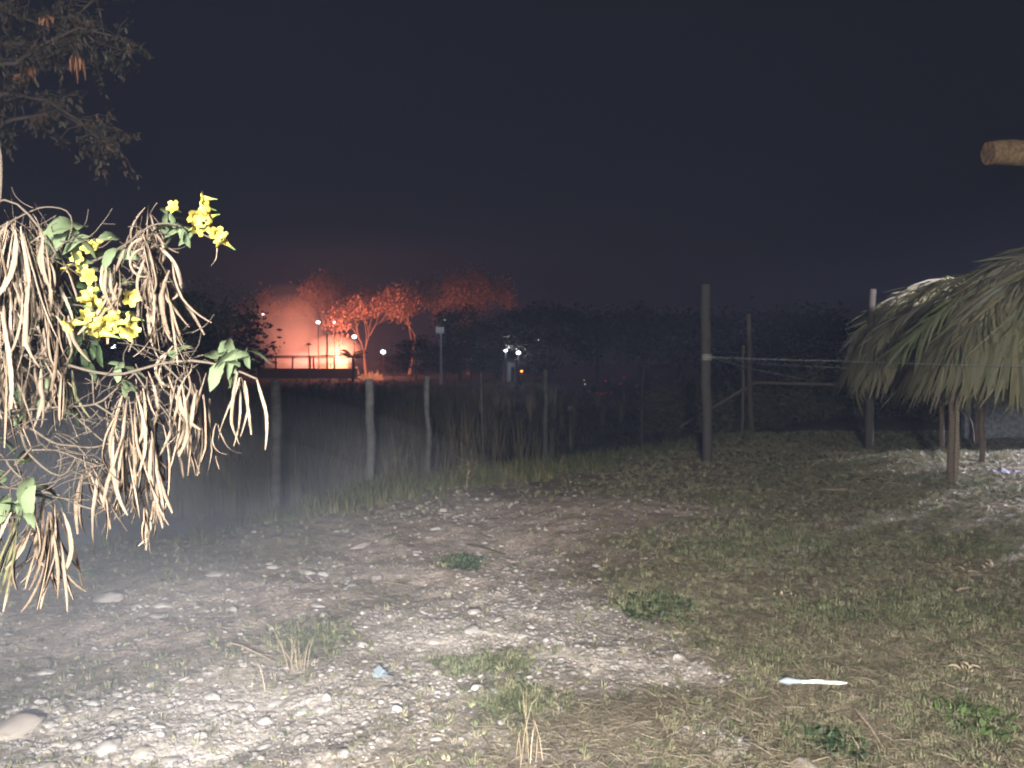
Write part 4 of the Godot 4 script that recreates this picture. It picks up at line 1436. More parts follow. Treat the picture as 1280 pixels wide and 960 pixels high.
	marks.push_back(["the dry grass tuft", gp(372, 835)])
	marks.push_back(["the dark weed patch", gp(825, 768)])
	marks.push_back(["the bluish plastic scrap", gp(482, 846)])
	var gr := "stones scattered over the rubble ground"
	var placed := []
	for q in hand:
		var p := gp(q[0], q[1] + q[3] * 0.35)
		var d := -p.z
		placed.push_back([p, q[0], float(q[2]) / F * d * 0.5, float(q[3]) / float(q[2]), q[4], q[5]])
	# further stones, most of them where rubble lies
	var tries := 0
	while placed.size() < 285 and tries < 30000:
		tries += 1
		var d := 2.9 * pow(9.5 / 2.9, rng.randf())
		var x := rng.randf_range(-0.70, 0.5) * d
		var dens := amount("stones", x, -d) * 0.8 + amount("gravel", x, -d) * 0.16 + 0.012
		if rng.randf() > dens or edge(x, -d) > 0.2: continue
		var r := rng.randf_range(0.016, 0.032) * (0.8 + 0.09 * d) * (1.3 if rng.randf() < 0.15 else 1.0)
		var ok := true
		for o in placed:
			if Vector2(x - (o[0] as Vector3).x, -d - (o[0] as Vector3).z).length() < (r + float(o[2])) * 0.9: ok = false; break
		if ok: placed.push_back([Vector3(x, height(x, -d), -d), -1, r, rng.randf_range(0.5, 0.85), [0, 0, 0, 1, 2, 3, 4, 4, 3][rng.randi() % 9], ""])
	var where_used := {}
	for k in placed.size():
		var q = placed[k]
		var p: Vector3 = q[0]
		var r: float = q[2]
		var big := r > 0.045
		var rk := (k % 5) if big else (5 + k % 5)
		var hgt: float = clampf(float(q[3]), 0.35, 1.1) * 1.15
		var b := Basis(Vector3.UP, rng.randf() * TAU if q[5] == "" or hgt < 0.8 else 0.4) * Basis(Vector3.RIGHT, rng.randf_range(-0.2, 0.2)) * Basis.from_scale(Vector3(r * 1.12, r * 1.3 * hgt, r * 1.12))
		var label: String = q[5]
		if label == "":
			var size := "larger" if r > 0.055 else ("small" if r < 0.03 else "middling")
			var form := "flat" if q[3] < 0.55 else ("rounded" if k % 3 == 0 else "angular")
			label = "%s %s stone, %s" % [form, tones[q[4]][0], where_label(p, marks)]
			if used_labels.has(label): label = label.replace(form, size)
			if used_labels.has(label): label = label.replace(size + " ", "lower ")
		single("stone", rocks[rk], mats[q[4]], label, "stone", Transform3D(b, p - Vector3(0, r * (0.10 if q[1] > 0 else 0.3) * hgt, 0)), gr)
	# gravel too small to pick out
	var small := [rock_mesh(640, 0, Vector3(1, 0.6, 0.8)), rock_mesh(641, 1, Vector3(1, 0.7, 0.75))]
	for v in 2:
		var xfs := []; var cols := []
		while xfs.size() < [15000, 1500][v]:
			var d := 2.6 * pow(12.0 / 2.6, rng.randf())
			var x := rng.randf_range(-0.74, 0.74) * d
			var dens := maxf(amount("gravel", x, -d), maxf(amount("stones", x, -d) * 0.9, amount("dirt", x, -d) * 0.35)) * (1.0 - 0.7 * amount("green", x, -d)) + 0.025
			if rng.randf() > dens or edge(x, -d) > 0.3: continue
			var r := (rng.randf_range(0.004, 0.011) if v == 0 else rng.randf_range(0.010, 0.022)) * (0.6 + 0.14 * d)
			xfs.push_back(Transform3D(rand_basis(0.5) * Basis.from_scale(Vector3(r, r, r)), Vector3(x, height(x, -d) - r * 0.18, -d)))
			var c: Color = tones[[0, 0, 1, 2, 3, 3, 4][rng.randi() % 7]][1]
			var z := rng.randf_range(0.65, 1.1)
			cols.push_back(Color(c.r * z, c.g * z, c.b * z))
		scatter("gravel", small[v], M.stone, xfs, cols, ["fine pale gravel strewn over the bare ground", "coarser pale pebbles mixed through the rubble"][v], "gravel")

# ----------------------------------------------------------------- grass and litter
func ground_cover() -> void:
	var green := [tuft_mesh(701, 9, 0.055, 0.05, 0.0035, 0.35), tuft_mesh(702, 8, 0.04, 0.06, 0.004, 0.5)]
	for v in 2:
		var xfs := []; var cols := []
		while xfs.size() < 22000:
			var d := 2.5 * pow(17.0 / 2.5, rng.randf())
			var x := rng.randf_range(-0.72, 0.76) * d
			var gw := amount("green", x, -d)
			var right := sm(0.5, 1.6, x + 0.4 - 0.05 * d + n_patch.get_noise_2d(x, -d) * 0.8)
			var dens := maxf(gw * 0.62, 0.34 * right + 0.04 + 0.5 * sm(3.0, 4.5, x) * sm(7.5, 9.0, d) + 0.35 * maxf(n_patch.get_noise_2d(x * 4.0 + 9.0, d * 4.0), 0.0)) * (1.0 - 0.85 * amount("gravel", x, -d) * (1.0 - gw)) * (1.0 - 0.8 * amount("dirt", x, -d) * (1.0 - gw))
			if rng.randf() > dens or edge(x, -d) > 0.4: continue
			var s := rng.randf_range(0.6, 1.3) * (0.75 + 0.07 * d) * (0.75 + 0.25 * gw)
			xfs.push_back(Transform3D(rand_basis(0.2) * Basis.from_scale(Vector3(s, s, s)), Vector3(x, height(x, -d) - 0.003, -d)))
			var q := rng.randf_range(0.6, 1.25)
			var dry := rng.randf() * (1.0 - gw * 0.5)
			var c := Color(0.095, 0.125, 0.055).lerp(Color(0.30, 0.265, 0.175), dry)
			cols.push_back(Color(c.r * q, c.g * q, c.b * q))
		scatter("grass", green[v], M.grass, xfs, cols, ["short green grass growing in patches over the yard", "low sprawling grass between the dry stalks"][v], "grass")
	var lit := [litter_mesh(711, 9, 0.05, 0.085, 0.0009), litter_mesh(712, 7, 0.06, 0.12, 0.0011)]
	for v in 2:
		var xfs := []; var cols := []
		while xfs.size() < 9000:
			var d := 2.5 * pow(15.0 / 2.5, rng.randf())
			var x := rng.randf_range(-0.72, 0.76) * d
			var right := sm(0.4, 1.5, x + 0.2)
			var dens := maxf(amount("dry", x, -d), 0.5 * right + 0.16) * (1.0 - 0.8 * amount("gravel", x, -d)) * (1.0 - 0.6 * amount("dirt", x, -d))
			if rng.randf() > dens or edge(x, -d) > 0.3: continue
			var s := rng.randf_range(0.6, 1.4) * (0.8 + 0.06 * d)
			xfs.push_back(Transform3D(rand_basis(0.15) * Basis.from_scale(Vector3(s, s, s)), Vector3(x, height(x, -d) + 0.004, -d)))
			var q := rng.randf_range(0.55, 1.2)
			var c := Color(0.36, 0.305, 0.215).lerp(Color(0.20, 0.165, 0.12), rng.randf())
			cols.push_back(Color(c.r * q, c.g * q, c.b * q))
		scatter("dry_stalks", lit[v], M.straw, xfs, cols, ["dead straw lying loosely over the ground", "longer dead stalks strewn among the grass"][v], "straw")
	# taller grass along the brow
	var tall := [tuft_mesh(721, 14, 0.24, 0.16, 0.005, 0.35, 4), tuft_mesh(722, 10, 0.17, 0.14, 0.005, 0.5, 4)]
	for v in 2:
		var xfs := []; var cols := []
		while xfs.size() < 900:
			var t := rng.randf_range(-0.5, 13.5)
			var s := rng.randfn() * 0.35 + 0.25
			var p := along(t, s)
			var clump := sm(1.6, 3.3, t) * (1.0 - 0.55 * sm(6.5, 9.5, t))
			if rng.randf() > clump * clampf(0.55 + n_patch.get_noise_2d(p.x * 1.5, p.y * 1.5) * 1.4, 0.03, 1.0): 
				if rng.randf() > 0.05: continue
			var sc := rng.randf_range(0.6, 1.25) * (0.8 + 0.4 * clump)
			xfs.push_back(Transform3D(rand_basis(0.15) * Basis.from_scale(Vector3(sc, sc, sc)), Vector3(p.x, height(p.x, p.y) - 0.01, p.y)))
			var q := rng.randf_range(0.6, 1.2)
			var c := Color(0.065, 0.09, 0.035).lerp(Color(0.19, 0.16, 0.09), rng.randf() * 0.7)
			cols.push_back(Color(c.r * q, c.g * q, c.b * q))
		scatter("edge_grass", tall[v], M.grass, xfs, cols, ["taller grass tufts along the brow of the slope", "shorter grass tufts fringing the brow of the slope"][v], "grass")

func stalk(g: Geo, pts: Array, w: float) -> void:
	var ps := PackedVector3Array(); var rs := PackedFloat32Array()
	for k in pts.size():
		ps.push_back(pts[k]); rs.push_back(w * (1.0 - 0.6 * float(k) / pts.size()))
	g.tube(ps, rs, 4, false)

func on_ground(px: float, py: float, up := 0.01) -> Vector3:
	return gp(px, py) + Vector3(0, up, 0)

func debris() -> void:
	var rr := RandomNumberGenerator.new()
	rr.seed = 88
	# low weeds
	for q in [[823, 762, 50, 20, "dark green low weed patch at the right edge of the gravel, largest of the weeds"], [578, 706, 26, 9, "small dark green weed patch on the bare dirt, above the rubble"], [1040, 935, 36, 20, "low green weeds below the white plastic stick"], [1215, 905, 48, 30, "bright green weed patch in the lower right corner"]]:
		var c := gp(q[0], q[1])
		var root := thing("weed_patch", q[4], "weeds", c, "low green weeds on the yard")
		var g := Geo.new()
		var d := -c.z
		var rx: float = q[2] / F * d
		var e0 := gp(q[0], q[1] - q[3]); var e1 := gp(q[0], q[1] + q[3])
		var rz: float = (e1.z - e0.z) * 0.5
		for k in 420:
			var a := rr.randf() * TAU; var r := sqrt(rr.randf())
			var p := Vector3(c.x + cos(a) * r * rx, 0, c.z + sin(a) * r * rz)
			p.y = height(p.x, p.z) + rr.randf() * 0.035 * (1.1 - r)
			var dd := Vector3(rr.randfn(), rr.randf_range(0.1, 0.9), rr.randfn()).normalized()
			var l := rr.randf_range(0.012, 0.035)
			var z := rr.randf_range(0.6, 1.4)
			g.tint = Color(0.036 * z, 0.058 * z, 0.028 * z) if q[0] != 1215 else Color(0.06 * z, 0.10 * z, 0.03 * z)
			g.ribbon(PackedVector3Array([p, p + dd * l, p + dd * l * 2.0 - Vector3(0, l * 0.3, 0)]), PackedFloat32Array([0.002, l * 0.35, 0.001]), dd.cross(Vector3(0.2, 1, 0.3)).normalized(), 0.2)
		part("foliage", g.mesh(), M.leaf, root).set_meta("kind", "stuff")
		var st := Geo.new()
		st.tint = Color(0.08, 0.09, 0.04)
		for k in 16:
			var a := rr.randf() * TAU
			st.tube(PackedVector3Array([c + Vector3(0, -0.01, 0), c + Vector3(cos(a) * rx * 0.5, 0.035, sin(a) * rz * 0.5), c + Vector3(cos(a) * rx * 0.9, 0.01, sin(a) * rz * 0.9)]), PackedFloat32Array([0.003, 0.002, 0.001]), 3, false)
		part("stem", st.mesh(), M.leaf, root)
	# dry grass tufts with tall stalks
	for q in [[372, 838, 60, 16, "dry pale grass tuft with tall stalks among the left stones"], [655, 955, 95, 12, "dry straw-coloured grass tuft at the bottom middle"], [322, 866, 46, 5, "few thin dead grass stalks left of the taller dry tuft"], [1085, 945, 55, 6, "dead grass stalks at the bottom right, left of the bright weeds"]]:
		var c := gp(q[0], q[1])
		var g := Geo.new()
		for k in q[3]:
			var z := rr.randf_range(0.7, 1.2)
			g.tint = Color(0.32 * z, 0.26 * z, 0.17 * z)
			var h: float = q[2] / F * -c.z * rr.randf_range(0.45, 1.1)
			var o := Vector3(rr.randfn(), 0, rr.randfn()) * 0.03
			var ln := Vector3(rr.randfn(), 0, rr.randfn()) * h * 0.38
			g.strip(PackedVector3Array([c + o, c + o + Vector3(0, h * 0.5, 0) + ln * 0.3, c + o + Vector3(0, h * 0.85, 0) + ln * 0.7, c + o + Vector3(0, h * 0.95, 0) + ln * 1.15]), PackedFloat32Array([0.0016, 0.0015, 0.0012, 0.0005]), Vector3(rr.randfn(), 0, rr.randfn()).normalized())
		single("dry_grass_tuft", g.mesh(), M.straw, q[4], "dry grass", Transform3D(), "dry grass tufts standing on the yard")
	# white plastic stick with a bluish wrapper end
	var a := on_ground(1002, 859, 0.032); var b := on_ground(1058, 861, 0.03); var w0 := on_ground(974, 858, 0.026)
	var pl := thing("plastic_stick", "bright white plastic stick with a bluish wrapped end on the dry grass", "litter", (a + b) / 2)
	var g1 := Geo.new()
	g1.tint = Color(0.8, 0.8, 0.78)
	g1.tube(PackedVector3Array([a, a.lerp(b, 0.3) + Vector3(0, 0.004, 0), a.lerp(b, 0.8), b]), PackedFloat32Array([0.008, 0.010, 0.009, 0.003]), 8)
	part("stick", g1.mesh(), mat("white_plastic", Color(1, 1, 1), 0.35), pl)
	var g2 := Geo.new()
	g2.tint = Color(0.22, 0.26, 0.28)
	g2.tube(PackedVector3Array([w0, w0.lerp(a, 0.35) + Vector3(0, 0.006, 0.006), w0.lerp(a, 0.7) + Vector3(0, 0.001, -0.004), a + Vector3(0.02, 0, 0)]), PackedFloat32Array([0.006, 0.020, 0.014, 0.009]), 8, true, 0.2, rr)
	part("wrapper", g2.mesh(), M.white_plastic, pl)
	# bluish plastic scrap among the stones
	var c0 := on_ground(482, 846, 0.012)
	var g3 := Geo.new()
	for k in 9:
		var z := rr.randf_range(0.7, 1.1)
		g3.tint = Color(0.26 * z, 0.31 * z, 0.34 * z)
		var o := Vector3(rr.randfn(), absf(rr.randfn()) * 0.6, rr.randfn()) * 0.022
		var s := Vector3(rr.randfn(), rr.randfn() * 0.5, rr.randfn()).normalized() * 0.03
		var t := s.cross(Vector3(rr.randfn(), 1, rr.randfn())).normalized() * 0.022
		g3.quad(c0 + o - s - t, c0 + o + s - t, c0 + o + s + t, c0 + o - s + t)
	single("plastic_scrap", g3.mesh(), M.white_plastic, "crumpled bluish plastic scrap glinting among the stones", "litter")
	# blue sheet near the umbrella
	var c1 := gp(1256, 592)
	var g4 := Geo.new()
	var grid := []
	for j in 7:
		var row := []
		for k in 11:
			var p := c1 + Vector3((k - 5) * 0.038, 0, (j - 3) * 0.055)
			p.y = height(p.x, p.z) + 0.03 + 0.012 * sin(k * 1.3 + j * 0.7) + 0.01 * cos(j * 2.1 + k)
			row.push_back(p)
		grid.push_back(row)
	g4.tint = Color(0.012, 0.03, 0.16)
	for j in 6:
		for k in 10:
			g4.quad(grid[j][k], grid[j + 1][k], grid[j + 1][k + 1], grid[j][k + 1])
	single("blue_sheet", g4.mesh(), mat("blue_plastic", Color(1, 1, 1), 0.9), "crumpled blue plastic sheet on the lit grass right of the umbrella post", "litter")
	# pale bag in the dark field
	single("pale_bag", rock_mesh(801, 2, Vector3(1, 0.9, 0.8)), mat("bag", Color(0.5, 0.5, 0.52), 0.8), "pale lumpy bag lying in the dark field below the glimmers", "bag", Transform3D(Basis.from_scale(Vector3.ONE * 0.16), gp(713, 512) + Vector3(0, 0.1, 0)))
	# fallen sticks and dry leaf litter
	var sticks := [
		[1062, 603, 1090, 596, 0.013, 0.36, "pale stick on the dark grass left of the umbrella post"],
		[1018, 615, 1060, 615, 0.015, 0.42, "pale flat stick in the grass below the pole enclosure"],
		[905, 590, 955, 588, 0.010, 0.25, "dim stick at the foot of the tall wooden pole"],
		[584, 684, 632, 696, 0.010, 0.10, "thin dark twig on the bare dirt above the rubble"],
		[470, 731, 512, 736, 0.009, 0.24, "thin pale twig beside the pinkish stones"],
		[1068, 892, 1106, 944, 0.008, 0.42, "straw stalk slanting across the grass at the lower right"],
		[1195, 742, 1212, 738, 0.012, 0.36, "short pale stick under the fallen palm leaf scraps"],
		[82, 726, 130, 714, 0.008, 0.13, "thin green stem on the dark slope beside the lowest pods"],
		[290, 808, 345, 832, 0.006, 0.40, "straw stalk lying left of the tall dry tuft"],
		[880, 612, 915, 609, 0.012, 0.25, "small pale stick where the bare dirt meets the grass"],
	]
	for q in sticks:
		var p := on_ground(q[0], q[1], 0.02); var e := on_ground(q[2], q[3], 0.02)
		var g := Geo.new()
		var z: float = q[5]
		g.tint = Color(z, z * 0.83, z * 0.6) if q[0] != 82 else Color(0.05, 0.2, 0.13)
		var m := p.lerp(e, 0.5) + Vector3(0, 0.012, 0.01)
		g.tube(PackedVector3Array([p, p.lerp(m, 0.5) + Vector3(0, 0.004, -0.006), m, m.lerp(e, 0.5), e]), PackedFloat32Array([q[4] * 0.8, q[4], q[4] * 0.9, q[4] * 0.8, q[4] * 0.4]), 6, true, 0.1, rr)
		single("fallen_stick", g.mesh(), M.bark, q[6], "stick", Transform3D(), "sticks and stalks lying on the ground")
	for q in [[1205, 712, 60, 26, "scattered pale palm leaf scraps on the green grass at the right"], [1118, 608, 44, 18, "pale palm leaf scraps on the grass left of the umbrella post"], [1200, 840, 24, 9, "small curled pale leaf in the dry grass near the right edge"], [980, 752, 16, 7, "white leaf scraps in the dry grass right of the weed patch"], [1245, 636, 50, 18, "pale palm leaf scraps in the lit strip right of the post"]]:
		var c := gp(q[0], q[1])
		var g := Geo.new()
		var d := -c.z
		for k in q[3]:
			var z := rr.randf_range(0.7, 1.2)
			g.tint = Color(0.46 * z, 0.38 * z, 0.25 * z)
			var p := c + Vector3(rr.randfn() * q[2] / F * d * 0.33, 0, rr.randfn() * q[2] / F * d * 0.3)
			p.y = height(p.x, p.z) + 0.02 + rr.randf() * 0.02
			var dd := Vector3(rr.randfn(), rr.randf_range(-0.05, 0.2), rr.randfn() * 0.7).normalized()
			var l := rr.randf_range(0.05, 0.12) * (0.5 if d < 6.0 else 1.0) * (0.6 if q[3] < 10 else 1.0)
			var sd := dd.cross(Vector3.UP)
			g.ribbon(PackedVector3Array([p - dd * l, p - dd * l * 0.3 + Vector3(0, 0.012, 0) + sd * l * 0.2, p + dd * l * 0.4 + Vector3(0, 0.012, 0) + sd * l * 0.25, p + dd * l]), PackedFloat32Array([0.002, 0.007, 0.007, 0.001]), (sd + Vector3(0, 0.4, 0)).normalized(), 0.35)
		single("leaf_scraps", g.mesh(), M.straw, q[4], "dry leaves", Transform3D(), "dry leaf scraps on the grass")
	# small branched dead weed on the brow
	var wb := gp(583, 612)
	var wg := Geo.new()
	wg.tint = Color(0.3, 0.25, 0.18)
	stalk(wg, [wb, wb + Vector3(0.01, 0.13, 0), wb + Vector3(0.03, 0.24, 0)], 0.012)
	for k in 7:
		var s := wb + Vector3(0.02, 0.12 + 0.02 * k, 0)
		stalk(wg, [s, s + Vector3(rr.randf_range(-0.1, 0.12), 0.08, rr.randfn() * 0.04), s + Vector3(rr.randf_range(-0.2, 0.24), 0.15, rr.randfn() * 0.06)], 0.006)
	single("dead_weed", wg.mesh(), M.bark, "small branched dead weed standing on the grassy brow", "weed")

# ----------------------------------------------------------------- the flowering bush
func pod_mesh(seed_: int, curl: float, side_curl: float) -> ArrayMesh:
	# a long dry seed pod hanging from the origin, one unit long, pointed and slightly split
	var rr := RandomNumberGenerator.new()
	rr.seed = seed_
	var g := Geo.new()
	var p := Vector3.ZERO
	var an := -curl * 0.35
	var twist := rr.randf_range(-2.2, 2.2)
	var fatness := rr.randf_range(0.75, 1.25)
	var kink := rr.randf_range(-0.25, 0.25)
	var kink_at := rr.randi_range(3, 8)
	var segs := 13
	var start := 0
	for k in segs + 1:
		var t := float(k) / segs
		var w := 0.0195 * fatness * rr.randf_range(0.85, 1.12) * pow(sin(clampf(t * 0.93 + 0.035, 0, 1) * PI), 0.6) + 0.004
		if t < 0.12: w = 0.008 + t * 0.05
		var d := Vector3(sin(an), -cos(an), side_curl * t * 0.5).normalized()
		var z := Vector3(0, 0, 1)
		var x := d.cross(z).normalized()
		var tw := t * twist + rr.randf_range(-0.12, 0.12)
		var u := x * cos(tw) + z * sin(tw)
		var v := d.cross(u).normalized()
		# a shallow open trough: edges curl up, the back is rounded
		for q in [[-1.0, 0.35], [-0.6, -0.10], [0.0, -0.30], [0.6, -0.10], [1.0, 0.35], [0.0, -0.05]]:
			g.vert(p + u * float(q[0]) * w + v * float(q[1]) * w, (u * float(q[0]) * 0.7 - v * (0.8 if q[1] != -0.05 else -0.8)).normalized())
		if k > 0:
			var a := start + (k - 1) * 6; var b := start + k * 6
			for e in 6:
				var e2 := (e + 1) % 6
				g.tri(a + e, b + e, a + e2); g.tri(a + e2, b + e, b + e2)
		p += d / segs
		an += curl / segs * (0.6 + t) + (kink if k == kink_at else 0.0) + rr.randf_range(-0.035, 0.035)
	return g.mesh()

func leaflet_mesh(seed_: int, droop: float, fat: float) -> ArrayMesh:
	var rr := RandomNumberGenerator.new()
	rr.seed = seed_
	var g := Geo.new()
	var pts := PackedVector3Array(); var ws := PackedFloat32Array()
	for k in 8:
		var t := k / 7.0
		pts.push_back(Vector3(t, 0.05 * sin(t * 3.0) - droop * t * t, 0.05 * sin(t * 5.0)))
		ws.push_back(fat * pow(sin(t * 0.96 * PI + 0.08), 0.8) * (1.0 + (0.08 if k % 2 else -0.05)) if k < 7 else 0.004)
	g.ribbon(pts, ws, Vector3(0, 0, 1), 0.35)
	return g.mesh()

func flower_mesh(seed_: int) -> ArrayMesh:
	# a trumpet with five ruffled lobes, opening along +X
	var rr := RandomNumberGenerator.new()
	rr.seed = seed_
	var g := Geo.new()
	var n_ := 15
	var xs := [0.0, 0.25, 0.55, 0.8, 0.95, 1.0, 0.93]
	var rs := [0.06, 0.12, 0.24, 0.30, 0.42, 0.60, 0.72]
	for k in 7:
		for s in n_:
			var an := TAU * s / n_
			var lobe := absf(sin(an * 2.5))
			var r: float = rs[k] * (1.0 if k < 4 else 0.72 + 0.42 * lobe)
			var x: float = xs[k] + (0.06 * sin(an * 5.0 + seed_) if k > 4 else 0.0) + (0.10 * (lobe - 0.5) if k > 4 else 0.0)
			var z := rr.randf_range(0.9, 1.1)
			g.tint = Color(z, z * (0.92 if k < 3 else 1.0), z)
			g.vert(Vector3(x, cos(an) * r, sin(an) * r), Vector3(-0.2 if k < 4 else -0.9, cos(an) * 0.7, sin(an) * 0.7).normalized())
	for k in 6:
		for s in n_:
			var a := k * n_ + s; var b := k * n_ + (s + 1) % n_
			g.tri(a, a + n_, b); g.tri(b, a + n_, b + n_)
	return g.mesh()

func flowering_bush() -> void:
	var rr := RandomNumberGenerator.new()
	rr.seed = 99
	var base := Vector3(-1.75, 0, -1.95)
	base.y = height(base.x, base.z)
	var root := thing("flowering_bush", "bush with yellow flowers and long dry hanging seed pods, close at the left edge", "bush", base)
	var D := 1.62
	# stems and branches
	var branches := [
		[[-120, 760, 1.95], [-90, 520, 1.9], [-40, 440, 1.75], [16, 442, 1.66], [60, 449, 1.64], [110, 463, 1.62], [150, 468, 1.6], [200, 455, 1.6], [245, 451, 1.6], [290, 461, 1.6], [322, 474, 1.6]],
		[[-60, 530, 1.85], [16, 514, 1.68], [70, 509, 1.66], [120, 505, 1.64], [146, 486, 1.62], [172, 464, 1.61]],
		[[120, 505, 1.64], [150, 524, 1.63], [168, 532, 1.63], [190, 560, 1.63]],
		[[10, 520, 1.7], [40, 536, 1.69], [67, 553, 1.68], [90, 557, 1.67], [118, 559, 1.66], [146, 551, 1.65]],
		[[24, 531, 1.72], [34, 562, 1.71], [50, 580, 1.70], [67, 592, 1.7], [82, 592, 1.69], [96, 571, 1.68]],
		[[-50, 540, 1.8], [0, 567, 1.7], [14, 585, 1.68], [32, 602, 1.67], [44, 618, 1.66]],
		[[-10, 430, 1.75], [30, 463, 1.71], [56, 487, 1.7], [82, 509, 1.69], [117, 541, 1.68], [140, 560, 1.68]],
		[[34, 563, 1.71], [60, 562, 1.7], [78, 565, 1.69], [113, 579, 1.68], [150, 590, 1.67]],
		[[-60, 600, 1.8], [30, 612, 1.66], [67, 617, 1.65], [90, 627, 1.64], [117, 636, 1.64], [150, 628, 1.63]],
		[[-110, 520, 1.9], [-70, 320, 1.8], [-20, 262, 1.66], [8, 250, 1.6], [30, 262, 1.6], [52, 288, 1.6], [72, 320, 1.6]],
		[[-60, 320, 1.8], [-10, 290, 1.66], [40, 264, 1.64], [62, 259, 1.63], [84, 264, 1.62], [91, 280, 1.61], [86, 300, 1.6]],
		[[-40, 330, 1.8], [60, 335, 1.72], [112, 328, 1.68], [150, 310, 1.65], [170, 296, 1.63], [190, 282, 1.62], [215, 280, 1.62], [245, 290, 1.61], [272, 301, 1.6]],
		[[-90, 520, 1.9], [-40, 410, 1.8], [30, 390, 1.76], [80, 380, 1.72], [120, 386, 1.66]],
		[[168, 464, 1.61], [186, 490, 1.62], [205, 512, 1.63], [214, 526, 1.63]],
		[[205, 455, 1.6], [225, 475, 1.61], [248, 500, 1.61]],
		[[-8, 150, 1.62], [-1, 190, 1.6], [1, 225, 1.6], [-4, 262, 1.62], [-30, 330, 1.7]],
		[[-120, 760, 1.95], [-60, 650, 1.85], [0, 600, 1.72], [40, 560, 1.7]],
		[[116, 469, 1.62], [117, 490, 1.63], [118, 505, 1.64]],
	]
	for k in branches.size():
		var g := Geo.new()
		var z := rr.randf_range(0.85, 1.15)
		g.tint = Color(z, z, z)
		var ps := PackedVector3Array(); var rs := PackedFloat32Array()
		var b: Array = branches[k]
		var r0 := [0.0052, 0.0035, 0.0025, 0.0034, 0.003, 0.0034, 0.0034, 0.0024, 0.0032, 0.0042, 0.0026, 0.0034, 0.0036, 0.0022, 0.0022, 0.0058, 0.005, 0.002][k] as float
		for m in b.size():
			ps.push_back(at(b[m][0], b[m][1], b[m][2]))
			rs.push_back(r0 * (1.0 - 0.55 * float(m) / b.size()))
		# a smooth line through the points
		var cu := Curve3D.new()
		for m in ps.size():
			var tg := (ps[mini(m + 1, ps.size() - 1)] - ps[maxi(m - 1, 0)]) * 0.17
			cu.add_point(ps[m], -tg, tg)
		var fine := PackedVector3Array(); var fr := PackedFloat32Array()
		var steps := ps.size() * 4
		for m in steps + 1:
			fine.push_back(cu.sample_baked(cu.get_baked_length() * m / steps, true))
			fr.push_back(r0 * (1.0 - 0.55 * float(m) / steps) * (1.25 if m % 5 == 0 else 1.0))
		g.tube(fine, fr, 6)
		if k == 0:
			g.tube(PackedVector3Array([base - Vector3(0, 0.15, 0), base + Vector3(0.02, 0.4, 0), fine[0]]), PackedFloat32Array([0.03, 0.02, 0.008]), 8)
		part("branch", g.mesh(), M.twig, root)
	# thin twigs and dead flower stalks between them
	var tg2 := Geo.new()
	for k in 340:
		var c: Array = [[30, 520, 40, 50], [90, 540, 50, 50], [150, 500, 50, 50], [185, 330, 26, 40], [60, 300, 45, 30], [50, 430, 50, 40], [215, 440, 40, 30], [120, 600, 40, 30], [30, 620, 30, 30]][k % 9]
		var z := rr.randf_range(0.7, 1.2)
		tg2.tint = Color(z, z, z)
		var p := at(c[0] + rr.randfn() * c[2] * 0.6, c[1] + rr.randfn() * c[3] * 0.6, rr.randf_range(1.58, 1.78))
		var dd := Vector3(rr.randfn(), rr.randfn() * 0.7, rr.randfn() * 0.5).normalized()
		var l := rr.randf_range(0.03, 0.10)
		var ax := dd.cross(Vector3(rr.randfn(), rr.randfn(), rr.randfn())).normalized()
		var pts := PackedVector3Array([p]); var rs := PackedFloat32Array([0.0012])
		for m in 6:
			dd = dd.rotated(ax, rr.randf_range(-0.05, 0.3))
			p += dd * l / 6.0
			pts.push_back(p); rs.push_back(0.0012 - 0.00013 * m)
		tg2.tube(pts, rs, 4, false)
	part("twigs", tg2.mesh(), M.twig, root).set_meta("kind", "stuff")
	# seed pods
	var pods := []
	for k in 16:
		pods.push_back(pod_mesh(800 + k, [0.25, -0.3, 0.6, -0.7, 0.1, 0.45, 0.9, -0.5, -1.1, 0.3, -0.15, 0.75, 2.2, 3.4, -2.8, 1.7][k], rr.randf_range(-0.4, 0.4)))
